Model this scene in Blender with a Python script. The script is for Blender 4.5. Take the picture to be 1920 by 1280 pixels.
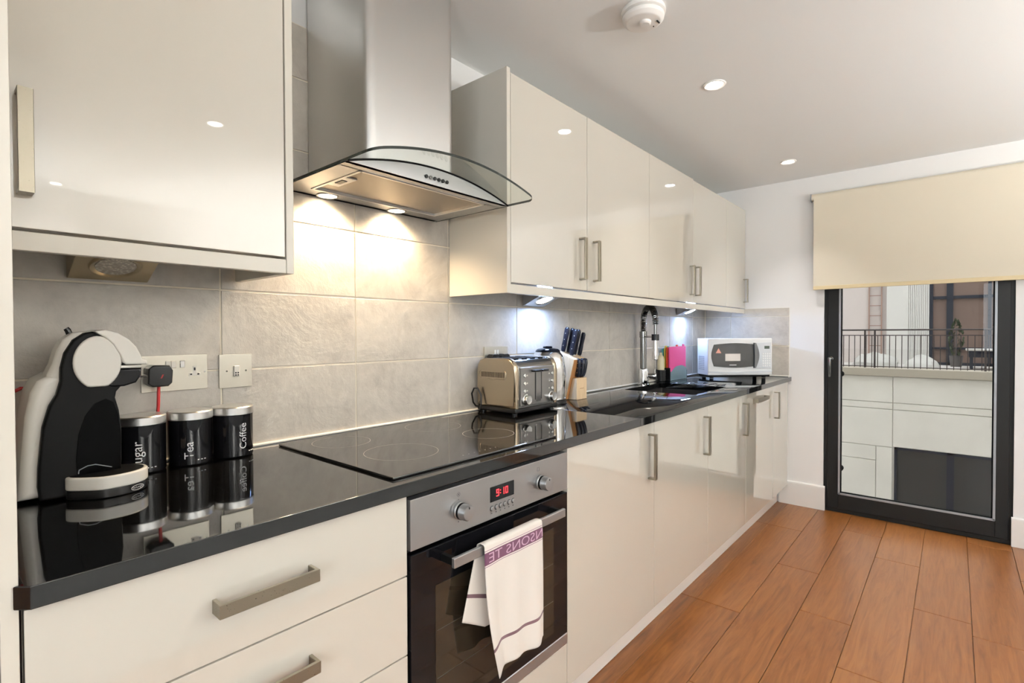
import bpy, bmesh, math, random
from mathutils import Vector, Matrix
random.seed(7)
S = bpy.context.scene
COL = S.collection
for o in list(bpy.data.objects):
    bpy.data.objects.remove(o)
PI = math.pi

# ------------------------------------------------------------------ camera, world, exposure
CAM_H = 1.2125
def set_camera():
    f, yaw, pitch, roll = 966.4, 40.618, -0.898, -0.182
    a, b, r = (math.radians(v) for v in (yaw, pitch, roll))
    F = Vector((math.cos(a), math.sin(a), 0)); R = Vector((math.sin(a), -math.cos(a), 0)); U = Vector((0, 0, 1))
    F2 = F * math.cos(b) + U * math.sin(b); U2 = -F * math.sin(b) + U * math.cos(b)
    R3 = R * math.cos(r) + U2 * math.sin(r); U3 = -R * math.sin(r) + U2 * math.cos(r)
    cd = bpy.data.cameras.new('camera'); cd.sensor_width = 36; cd.lens = f * 36 / 1920
    cd.clip_start = 0.02; cd.clip_end = 200
    c = bpy.data.objects.new('camera', cd); COL.objects.link(c)
    m = Matrix.Identity(4)
    for i in range(3):
        m[i][0] = R3[i]; m[i][1] = U3[i]; m[i][2] = -F2[i]
    m[2][3] = CAM_H
    c.matrix_world = m
    S.camera = c
set_camera()
w = bpy.data.worlds.new('overcast_sky'); S.world = w; w.use_nodes = True
w.node_tree.nodes['Background'].inputs[0].default_value = (0.86, 0.94, 1.0, 1)
w.node_tree.nodes['Background'].inputs[1].default_value = 6.4
S.view_settings.view_transform = 'Standard'; S.view_settings.look = 'None'
S.view_settings.gamma = 1.0; S.view_settings.use_curve_mapping = False
S.view_settings.exposure = 0.78
S.cycles.max_bounces = 10; S.cycles.diffuse_bounces = 6; S.cycles.glossy_bounces = 6
S.cycles.transmission_bounces = 8; S.cycles.transparent_max_bounces = 12
S.cycles.sample_clamp_indirect = 6.0
S.cycles.caustics_reflective = False; S.cycles.caustics_refractive = False

WARM = (1.0, 0.88, 0.72); NEUT = (1.0, 0.97, 0.945); HOODW = (1.0, 0.74, 0.45); COOL = (0.34, 0.54, 1.0)
P_SPOT, P_HOOD, P_LED, P_UP = 1.4, 1.25, 0.27, 87.0

def lamp(name, kind, loc, direction, power, color, size=0.06, angle=120, blend=1.0, parent=None):
    d = bpy.data.lights.new(name, kind); d.energy = power; d.color = color
    if kind == 'AREA':
        d.shape = 'DISK'; d.size = size; d.spread = math.radians(angle)
    elif kind == 'SPOT':
        d.spot_size = math.radians(angle); d.spot_blend = blend; d.shadow_soft_size = size
    o = bpy.data.objects.new(name, d); COL.objects.link(o)
    o.rotation_euler = Vector(direction).to_track_quat('-Z', 'Y').to_euler()
    if parent:
        o.parent = parent; o.location = Vector(loc) - parent.location
    else:
        o.location = loc
    return o

# ------------------------------------------------------------------ materials
MATS = {}
def mat(name, color=(.8, .8, .8), rough=.5, metal=0.0, spec=.5, coat=0.0, emit=None, estr=0.0, ior=1.5, sheen=0.0):
    m = bpy.data.materials.new(name); m.use_nodes = True
    b = m.node_tree.nodes['Principled BSDF']
    b.inputs['Base Color'].default_value = (*color, 1); b.inputs['Roughness'].default_value = rough
    b.inputs['Metallic'].default_value = metal; b.inputs['Specular IOR Level'].default_value = spec
    b.inputs['Coat Weight'].default_value = coat; b.inputs['Coat Roughness'].default_value = .02
    b.inputs['IOR'].default_value = ior
    if sheen: b.inputs['Sheen Weight'].default_value = sheen
    if emit:
        b.inputs['Emission Color'].default_value = (*emit, 1); b.inputs['Emission Strength'].default_value = estr
    MATS[name] = m
    return m
def N(m, t, **kw):
    n = m.node_tree.nodes.new(t)
    for k, v in kw.items():
        if k in n.inputs.keys(): n.inputs[k].default_value = v
        else: setattr(n, k, v)
    return n
def L(m, a, b): m.node_tree.links.new(a, b)
def bsdf(m): return m.node_tree.nodes['Principled BSDF']
def objcoord(m, scale=(1, 1, 1), rand=False):
    tc = N(m, 'ShaderNodeTexCoord'); mp = N(m, 'ShaderNodeMapping'); mp.inputs['Scale'].default_value = scale
    if rand:
        oi = N(m, 'ShaderNodeObjectInfo'); mu = N(m, 'ShaderNodeVectorMath', operation='MULTIPLY_ADD')
        cb = N(m, 'ShaderNodeCombineXYZ')
        for i in range(3): L(m, oi.outputs['Random'], cb.inputs[i])
        mu.inputs[1].default_value = (31, 17, 23)
        L(m, cb.outputs[0], mu.inputs[0]); L(m, tc.outputs['Object'], mu.inputs[2]); L(m, mu.outputs[0], mp.inputs[0])
    else:
        L(m, tc.outputs['Object'], mp.inputs[0])
    return mp.outputs[0]
def ramp(m, fac, stops):
    r = N(m, 'ShaderNodeValToRGB')
    el = r.color_ramp.elements
    while len(el) < len(stops): el.new(.5)
    for e, (p, c) in zip(el, stops): e.position = p; e.color = (*c, 1)
    L(m, fac, r.inputs[0]); return r.outputs[0]
def noise(m, vec, scale, detail=4, rough=.55, dist=0.0):
    n = N(m, 'ShaderNodeTexNoise'); n.inputs['Scale'].default_value = scale; n.inputs['Detail'].default_value = detail
    n.inputs['Roughness'].default_value = rough; n.inputs['Distortion'].default_value = dist
    L(m, vec, n.inputs['Vector']); return n.outputs[0]
def bump(m, h, strength=.2, dist=.002):
    b = N(m, 'ShaderNodeBump'); b.inputs['Strength'].default_value = strength; b.inputs['Distance'].default_value = dist
    L(m, h, b.inputs['Height']); L(m, b.outputs[0], bsdf(m).inputs['Normal'])

GLOSS = mat('gloss_cream', (.575, .54, .47), .025, coat=1.0)
bsdf(GLOSS).inputs['Coat IOR'].default_value = 1.65
CARC = mat('cream_board', (.62, .585, .51), .22)
PLIN = mat('gloss_plinth', (.72, .69, .64), .08)
PAINT = mat('wall_paint', (.77, .765, .755), .75)
CEIL = mat('ceiling_paint', (.80, .805, .80), .85)
SKIRT = mat('white_satin', (.76, .745, .715), .3)
DARKGAP = mat('dark_gap', (.015, .015, .015), .8)
GRAN = mat('black_granite', (.012, .012, .012), .035, ior=1.66)
v = objcoord(GRAN)
L(GRAN, ramp(GRAN, noise(GRAN, v, 420, 2), [(.0, (.003, .003, .003)), (.64, (.004, .004, .004)), (.74, (.016, .015, .014)), (1, (.03, .028, .025))]), bsdf(GRAN).inputs['Base Color'])
TILE = mat('slate_tile', (.42, .40, .37), .34)
v = objcoord(TILE, rand=True)
n1 = noise(TILE, v, 5, 8, .62, .6); n2 = noise(TILE, v, 28, 6, .6)
mx = N(TILE, 'ShaderNodeMath', operation='MULTIPLY_ADD'); mx.inputs[1].default_value = .35
L(TILE, n2, mx.inputs[0]); L(TILE, n1, mx.inputs[2])
L(TILE, ramp(TILE, mx.outputs[0], [(.40, (.37, .335, .295)), (.64, (.505, .465, .41)), (.9, (.61, .565, .50))]), bsdf(TILE).inputs['Base Color'])
bump(TILE, mx.outputs[0], .7, .007)
GROUT = mat('cream_grout', (.80, .73, .60), .8)
BEAD = mat('white_sealant', (.85, .82, .75), .35)
STEEL = mat('brushed_steel', (.42, .42, .42), .32, .85)
v = objcoord(STEEL, (3, 3, 260))
nz = noise(STEEL, v, 4, 3)
L(STEEL, ramp(STEEL, nz, [(.2, (.30,) * 3), (.8, (.335,) * 3)]), bsdf(STEEL).inputs['Roughness'])
STEELV = mat('brushed_steel_upright', (.74, .735, .72), .30, 1)
v = objcoord(STEELV, (200, 200, 2)); nz = noise(STEELV, v, 3, 3)
L(STEELV, ramp(STEELV, nz, [(.2, (.30,) * 3), (.8, (.335,) * 3)]), bsdf(STEELV).inputs['Roughness'])
NICK = mat('satin_nickel', (.28, .25, .195), .32, .92)
PLATE = mat('brushed_plate', (.50, .47, .40), .33, .85)
v = objcoord(NICK, (40, 40, 40)); nz = noise(NICK, v, 8, 4)
L(NICK, ramp(NICK, nz, [(.3, (.27,) * 3), (.7, (.4,) * 3)]), bsdf(NICK).inputs['Roughness'])
CHROME = mat('polished_chrome', (.78, .77, .75), .07, 1)
CHROMED = mat('dark_chrome', (.24, .235, .225), .14, 1)
LEDCASE = mat('antique_brass_case', (.42, .35, .24), .35, 1)
BLKG = mat('gloss_black', (.004, .004, .005), .05, spec=.28)
BLKM = mat('soft_black', (.005, .005, .005), .5, spec=.1)
BLKP = mat('black_plastic', (.008, .008, .008), .3, spec=.3)
HOBG = mat('ceramic_glass', (.010, .009, .008), .05, ior=1.75)
RING = mat('hob_marking', (.30, .27, .22), .4)
WHTP = mat('white_plastic', (.78, .75, .69), .2)
WHTD = mat('detector_white', (.80, .78, .75), .45)
REDC = mat('red_cable', (.45, .02, .02), .45)
OVWIN = mat('oven_window', (.022, .016, .010), .05)
TOASTB = mat('brushed_toaster_steel', (.42, .345, .25), .27, 1)
v = objcoord(TOASTB, (2, 200, 2)); nz = noise(TOASTB, v, 3, 3)
L(TOASTB, ramp(TOASTB, nz, [(.2, (.24,) * 3), (.8, (.27,) * 3)]), bsdf(TOASTB).inputs['Roughness'])
BEECH = mat('beech_wood', (.70, .50, .30), .45)
v = objcoord(BEECH, (30, 30, 3)); L(BEECH, ramp(BEECH, noise(BEECH, v, 4, 4), [(.3, (.60, .42, .24)), (.7, (.74, .56, .36))]), bsdf(BEECH).inputs['Base Color'])
WALN = mat('orange_wood_edge', (.36, .17, .06), .45)
KNIFE = mat('knife_handle', (.007, .008, .015), .25, spec=.35)
PINK = mat('pink_board', (.72, .07, .28), .4); ORNG = mat('red_board', (.65, .06, .02), .4)
YELL = mat('yellow_board', (.60, .45, .06), .4); TEAL = mat('teal_board', (.06, .30, .30), .4)
BLUEG = mat('grey_blue_case', (.16, .24, .28), .35)
MWSIL = mat('silver_plastic', (.62, .65, .68), .25, .1)
MWW = mat('microwave_white', (.76, .77, .77), .22)
MWWIN = mat('microwave_window', (.06, .06, .058), .12)
STICK = mat('paper_sticker', (.78, .72, .66), .6); STICKP = mat('pink_sticker', (.75, .36, .28), .6)
ANTH = mat('anthracite_frame', (.013, .013, .0125), .4, spec=.2)
GASK = mat('silver_gasket', (.33, .34, .36), .4, .4)
BLIND = mat('blind_fabric', (.66, .60, .485), .8)
v = objcoord(BLIND, (1, 300, 300)); nb = noise(BLIND, v, 3, 2); bump(BLIND, nb, .08, .001)
bsdf(BLIND).inputs['Transmission Weight'].default_value = 0
BLINDB = mat('blind_hem', (.66, .54, .33), .6)
TOWEL = mat('towel_cotton', (.70, .65, .59), .9, sheen=.2)
WOOD = mat('oak_floor', (.36, .17, .07), .33, spec=.5)
v = objcoord(WOOD, (1.0, 11, 1), rand=True)
g1 = noise(WOOD, v, 2.6, 8, .66, 1.6); v2 = objcoord(WOOD, (2, 45, 1), rand=True); g2 = noise(WOOD, v2, 2, 3)
ma = N(WOOD, 'ShaderNodeMath', operation='MULTIPLY_ADD'); ma.inputs[1].default_value = .35
L(WOOD, g2, ma.inputs[0]); L(WOOD, g1, ma.inputs[2])
oi = N(WOOD, 'ShaderNodeObjectInfo'); mr = N(WOOD, 'ShaderNodeMath', operation='MULTIPLY_ADD'); mr.inputs[1].default_value = .16
L(WOOD, oi.outputs['Random'], mr.inputs[0]); L(WOOD, ma.outputs[0], mr.inputs[2])
L(WOOD, ramp(WOOD, mr.outputs[0], [(.42, (.085, .027, .005)), (.64, (.165, .055, .011)), (.90, (.235, .090, .023))]), bsdf(WOOD).inputs['Base Color'])
LAMPE = mat('lamp_face', (.9, .9, .9), .4, emit=(1, .95, .85), estr=14)
HOODE = mat('hood_lamp_face', (.9, .85, .8), .4, emit=(1, .82, .58), estr=14)
LEDE = mat('led_face', (.9, .9, .95), .4, emit=(.85, .92, 1), estr=9)
REDE = mat('red_digits', (.1, 0, 0), .5, emit=(1, .03, .04), estr=2.2)
LENS = mat('clear_lens', (.62, .58, .50), .18, spec=.8)
v = objcoord(LENS); vn = N(LENS, 'ShaderNodeTexVoronoi'); vn.inputs['Scale'].default_value = 160; L(LENS, v, vn.inputs['Vector'])
L(LENS, ramp(LENS, vn.outputs['Distance'], [(.0, (.86, .80, .70)), (.5, (.40, .36, .30)), (1, (.30, .27, .22))]), bsdf(LENS).inputs['Base Color'])
MESHF = mat('filter_mesh', (.29, .26, .22), .4, .9)
v = objcoord(MESHF); ck = N(MESHF, 'ShaderNodeTexWave'); ck.inputs['Scale'].default_value = 160; L(MESHF, v, ck.inputs['Vector']); bump(MESHF, ck.outputs[1], .25, .001)
TXTW = mat('white_print', (.75, .75, .75), .5); TXTG = mat('grey_print', (.10, .10, .10), .5)
TXTL = mat('towel_lettering', (.50, .33, .42), .9)
# outside
RENDER = mat('pale_render', (.74, .72, .68), .9)
v = objcoord(RENDER); L(RENDER, ramp(RENDER, noise(RENDER, v, 1.3, 6), [(.3, (.70, .68, .64)), (.7, (.77, .75, .71))]), bsdf(RENDER).inputs['Base Color'])
COPE = mat('stone_coping', (.42, .38, .32), .9)
RAIL = mat('railing_paint', (.045, .033, .033), .5)
PINKW = mat('pinkish_render', (.60, .54, .52), .9)
WHITER = mat('white_render', (.64, .63, .61), .8)
DARKF = mat('slate_blue_frame', (.028, .032, .045), .6, spec=.2)
BROWNG = mat('tinted_glazing', (.19, .135, .115), .3, spec=.2)
GREYG = mat('dark_glazing', (.05, .05, .05), .3, spec=.2)
RUST = mat('rusted_ladder', (.34, .22, .18), .7)
SHEET = mat('pale_sheet', (.42, .41, .39), .8)
TERR = mat('terrace_floor', (.45, .42, .40), .9)
LEAF = mat('dark_leaves', (.035, .05, .02), .7); POT = mat('grey_pot', (.10, .09, .09), .6)

def glass_mat(name, tint, refl_ior=1.5):
    m = bpy.data.materials.new(name); m.use_nodes = True; nt = m.node_tree; nt.nodes.clear()
    out = nt.nodes.new('ShaderNodeOutputMaterial'); mix = nt.nodes.new('ShaderNodeMixShader')
    tr = nt.nodes.new('ShaderNodeBsdfTransparent'); gl = nt.nodes.new('ShaderNodeBsdfGlossy'); fr = nt.nodes.new('ShaderNodeFresnel')
    bf = nt.nodes.new('ShaderNodeNewGeometry'); iv = nt.nodes.new('ShaderNodeMath'); iv.operation = 'SUBTRACT'; iv.inputs[0].default_value = 1
    mu = nt.nodes.new('ShaderNodeMath'); mu.operation = 'MULTIPLY'
    nt.links.new(bf.outputs['Backfacing'], iv.inputs[1]); nt.links.new(iv.outputs[0], mu.inputs[0]); nt.links.new(fr.outputs[0], mu.inputs[1])
    fr.inputs[0].default_value = refl_ior; tr.inputs[0].default_value = (*tint, 1); gl.inputs['Roughness'].default_value = .0
    nt.links.new(mu.outputs[0], mix.inputs[0]); nt.links.new(tr.outputs[0], mix.inputs[1]); nt.links.new(gl.outputs[0], mix.inputs[2])
    nt.links.new(mix.outputs[0], out.inputs[0]); return m
GLASS = glass_mat('clear_glass', (.985, .98, .98), 1.32)
HGLASS = glass_mat('hood_glass', (.93, .95, .93))
GUARD = glass_mat('guard_glass', (.985, .985, .98), 1.2)
HEDGE = mat('glass_edge', (.018, .022, .018), .2, spec=.3)

# ------------------------------------------------------------------ mesh helpers
class B:
    def __init__(s): s.bm = bmesh.new()
    def _add(s, t, M=None):
        if M is not None: bmesh.ops.transform(t, matrix=M, verts=t.verts)
        me = bpy.data.meshes.new('t'); t.to_mesh(me); t.free(); s.bm.from_mesh(me); bpy.data.meshes.remove(me); return s
    def box(s, x0, x1, y0, y1, z0, z1, bev=0.0, seg=2, M=None):
        t = bmesh.new(); bmesh.ops.create_cube(t, size=1)
        bmesh.ops.scale(t, vec=(abs(x1 - x0), abs(y1 - y0), abs(z1 - z0)), verts=t.verts)
        bmesh.ops.translate(t, vec=((x0 + x1) / 2, (y0 + y1) / 2, (z0 + z1) / 2), verts=t.verts)
        if bev: bmesh.ops.bevel(t, geom=list(t.edges), offset=bev, segments=seg, affect='EDGES', profile=.5)
        return s._add(t, M)
    def cyl(s, p0, p1, r0, r1=None, n=24, bev=0.0):
        p0, p1 = Vector(p0), Vector(p1); d = p1 - p0; r1 = r0 if r1 is None else r1
        t = bmesh.new(); bmesh.ops.create_cone(t, cap_ends=True, segments=n, radius1=r0, radius2=r1, depth=d.length)
        if bev:
            ed = [e for e in t.edges if all(len(f.verts) > 4 for f in e.link_faces) is False and any(len(f.verts) > 4 for f in e.link_faces)]
            bmesh.ops.bevel(t, geom=ed, offset=bev, segments=2, affect='EDGES', profile=.5)
        return s._add(t, Matrix.Translation((p0 + p1) / 2) @ d.to_track_quat('Z', 'Y').to_matrix().to_4x4())
    def ball(s, c, r, sc=(1, 1, 1), n=16):
        t = bmesh.new(); bmesh.ops.create_uvsphere(t, u_segments=n, v_segments=n // 2, radius=r)
        return s._add(t, Matrix.Translation(c) @ Matrix.Diagonal((*sc, 1)))
    def lathe(s, prof, c=(0, 0, 0), n=32, sx=1.0, sy=1.0, axis='Z'):
        t = bmesh.new(); rings = []
        for r, z in prof:
            if r < 1e-6: rings.append([t.verts.new((0, 0, z))])
            else: rings.append([t.verts.new((r * math.cos(2 * PI * i / n) * sx, r * math.sin(2 * PI * i / n) * sy, z)) for i in range(n)])
        for a, b in zip(rings, rings[1:]):
            for i in range(n):
                j = (i + 1) % n
                if len(a) == 1: t.faces.new((a[0], b[i], b[j])) if len(b) > 1 else None
                elif len(b) == 1: t.faces.new((a[i], a[j], b[0]))
                else: t.faces.new((a[i], a[j], b[j], b[i]))
        bmesh.ops.recalc_face_normals(t, faces=t.faces)
        M = Matrix.Translation(c)
        if axis == 'Y': M = M @ Matrix.Rotation(PI / 2, 4, 'X')      # profile z -> -y
        if axis == 'X': M = M @ Matrix.Rotation(PI / 2, 4, 'Y')
        return s._add(t, M)
    def prism(s, pts, axis, a, b, bev=0.0, seg=2, M=None):
        """pts in (x,z) for axis y, (y,z) for axis x, (x,y) for axis z"""
        t = bmesh.new()
        def P(p, k):
            if axis == 'y': return (p[0], k, p[1])
            if axis == 'x': return (k, p[0], p[1])
            return (p[0], p[1], k)
        v0 = [t.verts.new(P(p, a)) for p in pts]; v1 = [t.verts.new(P(p, b)) for p in pts]
        t.faces.new(v0); t.faces.new(v1[::-1]); n = len(pts)
        for i in range(n): t.faces.new((v0[i], v0[(i + 1) % n], v1[(i + 1) % n], v1[i]))
        bmesh.ops.recalc_face_normals(t, faces=t.faces)
        if bev:
            ed = [e for e in t.edges if len(e.link_faces) == 2 and any(len(f.verts) == n and n != 4 for f in e.link_faces)] if n != 4 else list(t.edges)
            bmesh.ops.bevel(t, geom=ed, offset=bev, segments=seg, affect='EDGES', profile=.5, clamp_overlap=True)
        return s._add(t, M)
    def tube(s, path, r, n=10, close=False):
        path = [Vector(p) for p in path]; t = bmesh.new(); rings = []
        up = Vector((0.13, 0.21, 0.97)); prev = None
        for i, p in enumerate(path):
            if close: d = (path[(i + 1) % len(path)] - path[i - 1]).normalized()
            else: d = (path[min(i + 1, len(path) - 1)] - path[max(i - 1, 0)]).normalized()
            if prev is None:
                u = d.cross(up).normalized()
            else:
                u = (prev - d * prev.dot(d)).normalized()
            prev = u; w_ = d.cross(u); rr = r[i] if isinstance(r, (list, tuple)) else r
            rings.append([t.verts.new(p + (u * math.cos(2 * PI * k / n) + w_ * math.sin(2 * PI * k / n)) * rr) for k in range(n)])
        prs = list(zip(rings, rings[1:])) + ([(rings[-1], rings[0])] if close else [])
        for a, b in prs:
            for k in range(n): t.faces.new((a[k], a[(k + 1) % n], b[(k + 1) % n], b[k]))
        if not close: t.faces.new(rings[0][::-1]); t.faces.new(rings[-1])
        bmesh.ops.recalc_face_normals(t, faces=t.faces)
        return s._add(t)
    def grid(s, fn, nu, nv):
        t = bmesh.new(); vs = [[t.verts.new(fn(i / nu, j / nv)) for j in range(nv + 1)] for i in range(nu + 1)]
        for i in range(nu):
            for j in range(nv): t.faces.new((vs[i][j], vs[i + 1][j], vs[i + 1][j + 1], vs[i][j + 1]))
        return s._add(t)
    def mesh(s, me, M): 
        t = bmesh.new(); t.from_mesh(me); return s._add(t, M)
    def rot(s, M): bmesh.ops.transform(s.bm, matrix=M, verts=s.bm.verts); return s

def wloc(o):
    p = Vector((0, 0, 0))
    while o: p += o.location; o = o.parent
    return p
def build(name, b, m, parent=None, loc=None, smooth=True, ang=35, local=False):
    """link a builder as one mesh object; geometry is given in world coordinates unless local"""
    me = bpy.data.meshes.new(name); bm = b.bm
    base = wloc(parent) if parent else Vector(loc or (0, 0, 0))
    if not local: bmesh.ops.translate(bm, vec=-base, verts=bm.verts)
    bm.to_mesh(me); bm.free()
    if smooth:
        me.shade_smooth(); me.set_sharp_from_angle(angle=math.radians(ang))
    for mm in (m if isinstance(m, (list, tuple)) else [m]): me.materials.append(mm)
    o = bpy.data.objects.new(name, me); COL.objects.link(o)
    if smooth:
        wn_ = o.modifiers.new('normals', 'WEIGHTED_NORMAL'); wn_.keep_sharp = True; wn_.weight = 80
    if parent: o.parent = parent
    else: o.location = base
    return o
def tag(o, label=None, cat=None, group=None, kind=None):
    if label: o['label'] = label
    if cat: o['category'] = cat
    if group: o['group'] = group
    if kind: o['kind'] = kind
    return o
def thing(name, loc, label, cat, group=None):
    o = bpy.data.objects.new(name, None); o.empty_display_size = .05; COL.objects.link(o); o.location = loc
    return tag(o, label, cat, group)
def struct(name, b, m, label=None, parent=None, loc=None):
    o = build(name, b, m, parent, loc)
    if not parent: o['kind'] = 'structure'
    if label: o['label'] = label
    return o
def text(body, length=None, height=None, extrude=.0003, align='CENTER'):
    cu = bpy.data.curves.new('t', 'FONT'); cu.body = body; cu.extrude = 0; cu.resolution_u = 3
    o = bpy.data.objects.new('t', cu); COL.objects.link(o)
    dg = bpy.context.evaluated_depsgraph_get(); me = bpy.data.meshes.new_from_object(o.evaluated_get(dg))
    bpy.data.objects.remove(o)
    xs = [q.co.x for q in me.vertices]; ys = [q.co.y for q in me.vertices]
    sx = length / (max(xs) - min(xs)) if length else height / (max(ys) - min(ys))
    cx = (max(xs) + min(xs)) / 2; cy = (max(ys) + min(ys)) / 2 if align == 'CENTER' else 0
    for q in me.vertices: q.co = ((q.co.x - cx) * sx, (q.co.y - cy) * sx, 0)
    return me
def copy_part(o, parent, loc):
    c = o.copy(); COL.objects.link(c); c.parent = parent; c.location = loc; return c

W = 1.478; XE = 4.045; ZC = 2.28; D = .887; DW = .869; DU = 1.181
YR = -2.6; XB = -3.2

# ------------------------------------------------------------------ room shell
PITCH = .19; LINES = [.885 - PITCH * k for k in range(-1, 19)]
fl = B().box(XB - .1, XE + .12, YR - .1, W + .1, -.06, -.006)
floor = struct('floor', fl, WOOD, 'warm brown oak plank floor')
OFFS = [2.32, 2.32, 2.95, 2.515, 2.17, 2.85, 2.74, 2.30, 3.05, 2.6]
tm = {}
for r in range(19):
    y1 = LINES[r]; y0 = LINES[r + 1]
    if y0 < YR: y0 = YR
    off = OFFS[r % 10] if r < 10 else random.uniform(2, 3.2)
    ends = [off + 1.2 * k for k in range(-6, 4)]
    for e in ends:
        x0, x1 = max(e, XB), min(e + 1.2, XE + .01)
        if x1 - x0 < .02: continue
        key = (round(x1 - x0, 3), round(y1 - y0, 3))
        p = None
        if key not in tm:
            b = B().box(-key[0] / 2 + .0012, key[0] / 2 - .0012, -key[1] / 2 + .001, key[1] / 2 - .001, -.006, 0, .0012, 1)
            p = build('floor_plank', b, WOOD, floor, local=True); tm[key] = p
        else:
            p = tm[key].copy(); COL.objects.link(p); p.parent = floor
        p.location = ((x0 + x1) / 2, (y0 + y1) / 2, 0)
struct('ceiling', B().box(XB - .1, XE + .12, YR - .1, W + .12, ZC, ZC + .1), CEIL, 'plain white ceiling')
wb = struct('wall_back', B().box(XB - .1, XE + .12, W + .006, W + .12, -.06, ZC), PAINT, 'painted wall behind the cabinets with grey tiled splashback')
build('grout_bed', B().box(.085, XE - .008, W + .0025, W + .006, .90, 1.45).box(.575, 1.36, W + .0025, W + .006, 1.45, 2.128), GROUT, wb)
zr = [.9025, 1.118, 1.3305, 1.543, 1.7555, 1.968, 2.1275]; xc = [.085] + [.536 - .4066 + .4066 * k for k in range(10)]
xc = xc[:1] + [v_ for v_ in xc[1:] if v_ < XE - .02] + [XE - .009]
G = .0021
for i in range(6):
    for a, b_ in zip(xc, xc[1:]):
        x0, x1, z0, z1 = a, b_, zr[i], zr[i + 1]
        if i == 2: z1 = 1.543
        if i >= 3:
            if b_ < .58 or a > 1.35: continue
        bb = B().box(x0 + G - (x0 + x1) / 2, x1 - G - (x0 + x1) / 2, -.0025, .0035, z0 + G - (z0 + z1) / 2, z1 - G - (z0 + z1) / 2, .0012, 1)
        t_ = build('wall_tile', bb, TILE, wb, local=True); t_.location = ((x0 + x1) / 2, W + .0025, (z0 + z1) / 2)
# end wall with the glazed door opening
DY0, DY1, DZ = -.262, .672, 2.11
we = struct('wall_end', B().box(XE, XE + .12, DY1, W + .006, -.06, ZC).box(XE, XE + .12, YR - .1, DY0, -.06, ZC).box(XE, XE + .12, DY0, DY1, DZ, ZC), PAINT, 'painted end wall around the glazed door')
build('grout_bed', B().box(XE - .0045, XE, .884, W + .006, .90, 1.388), GROUT, we)
yc = [.882, 1.282, W - .004]
for i in range(3):
    for a, b_ in zip(yc, yc[1:]):
        z0, z1 = zr[i], min(zr[i + 1], 1.39)
        bb = B().box(-.0035, .0025, a + G - (a + b_) / 2, b_ - G - (a + b_) / 2, z0 + G - (z0 + z1) / 2, z1 - G - (z0 + z1) / 2, .0012, 1)
        t_ = build('wall_tile', bb, TILE, we, local=True); t_.location = (XE - .0045, (a + b_) / 2, (z0 + z1) / 2)
struct('wall_right', B().box(XB - .1, XE + .12, YR - .1, YR, -.06, ZC), PAINT, 'painted wall opposite the kitchen')
# rear wall with an unseen wide window added for daylight
RY0, RY1, RZ0, RZ1 = -2.45, -.3, .85, 2.2
struct('wall_rear', B().box(XB - .1, XB, YR - .1, RY0, -.06, ZC).box(XB - .1, XB, RY1, W + .12, -.06, ZC).box(XB - .1, XB, RY0, RY1, -.06, RZ0).box(XB - .1, XB, RY0, RY1, RZ1, ZC), PAINT, 'painted rear wall with an opening for the added window')
wn = struct('added_window', B().box(XB - .08, XB - .03, RY0, RY1, RZ0, RZ0 + .06).box(XB - .08, XB - .03, RY0, RY1, RZ1 - .06, RZ1).box(XB - .08, XB - .03, RY0, RY0 + .06, RZ0, RZ1).box(XB - .08, XB - .03, RY1 - .06, RY1, RZ0, RZ1).box(XB - .08, XB - .03, -1.41, -1.35, RZ0, RZ1), ANTH, 'unseen wide dark framed window added for daylight')
build('pane', B().box(XB - .058, XB - .052, RY0 + .05, RY1 - .05, RZ0 + .05, RZ1 - .05), GLASS, wn)
def portal(loc, direction, sx_, sy_):
    d = bpy.data.lights.new('daylight_portal', 'AREA'); d.shape = 'RECTANGLE'; d.size = sx_; d.size_y = sy_; d.cycles.is_portal = True
    o = bpy.data.objects.new('daylight_portal', d); COL.objects.link(o); o.location = loc
    o.rotation_euler = Vector(direction).to_track_quat('-Z', 'Y').to_euler(); return o
portal((XB - .11, (RY0 + RY1) / 2, (RZ0 + RZ1) / 2), (1, 0, 0), RY1 - RY0, RZ1 - RZ0)
def skirting(name, y0, y1, label):
    pr_ = [(XE, 0.0), (XE - .015, 0.0), (XE - .015, .150), (XE - .012, .160), (XE - .004, .165), (XE, .165)]
    b = B(); b.prism([(p[0], p[1]) for p in pr_], 'y', y0, y1)
    o = struct(name, b, SKIRT, label); return o
skirting('baseboard_end', DY1 - .012, .945, 'white skirting board left of the glazed door')
skirting('baseboard_right', YR, DY0 + .008, 'white skirting board right of the glazed door')
struct('trim_1', B().tube([(.09, W - .004, .9035), (XE - .01, W - .004, .9035)], .0045, 8).tube([(XE - .011, W - .01, .9035), (XE - .011, .885, .9035)], .0045, 8), BEAD, 'white sealant bead along the back of the worktop')

rgb = B().box(-3.0, 3.6, -2.5, -.46, .0005, .010, .003, 1)  # unseen rug added to neutralise light bounced off the floor
tag(build('rug', rgb, mat('bounce_rug', (.26, .262, .255), .95), loc=(.3, -1.5, 0)), 'large mid grey rug added out of view to tone the bounce light', 'rug')

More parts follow.
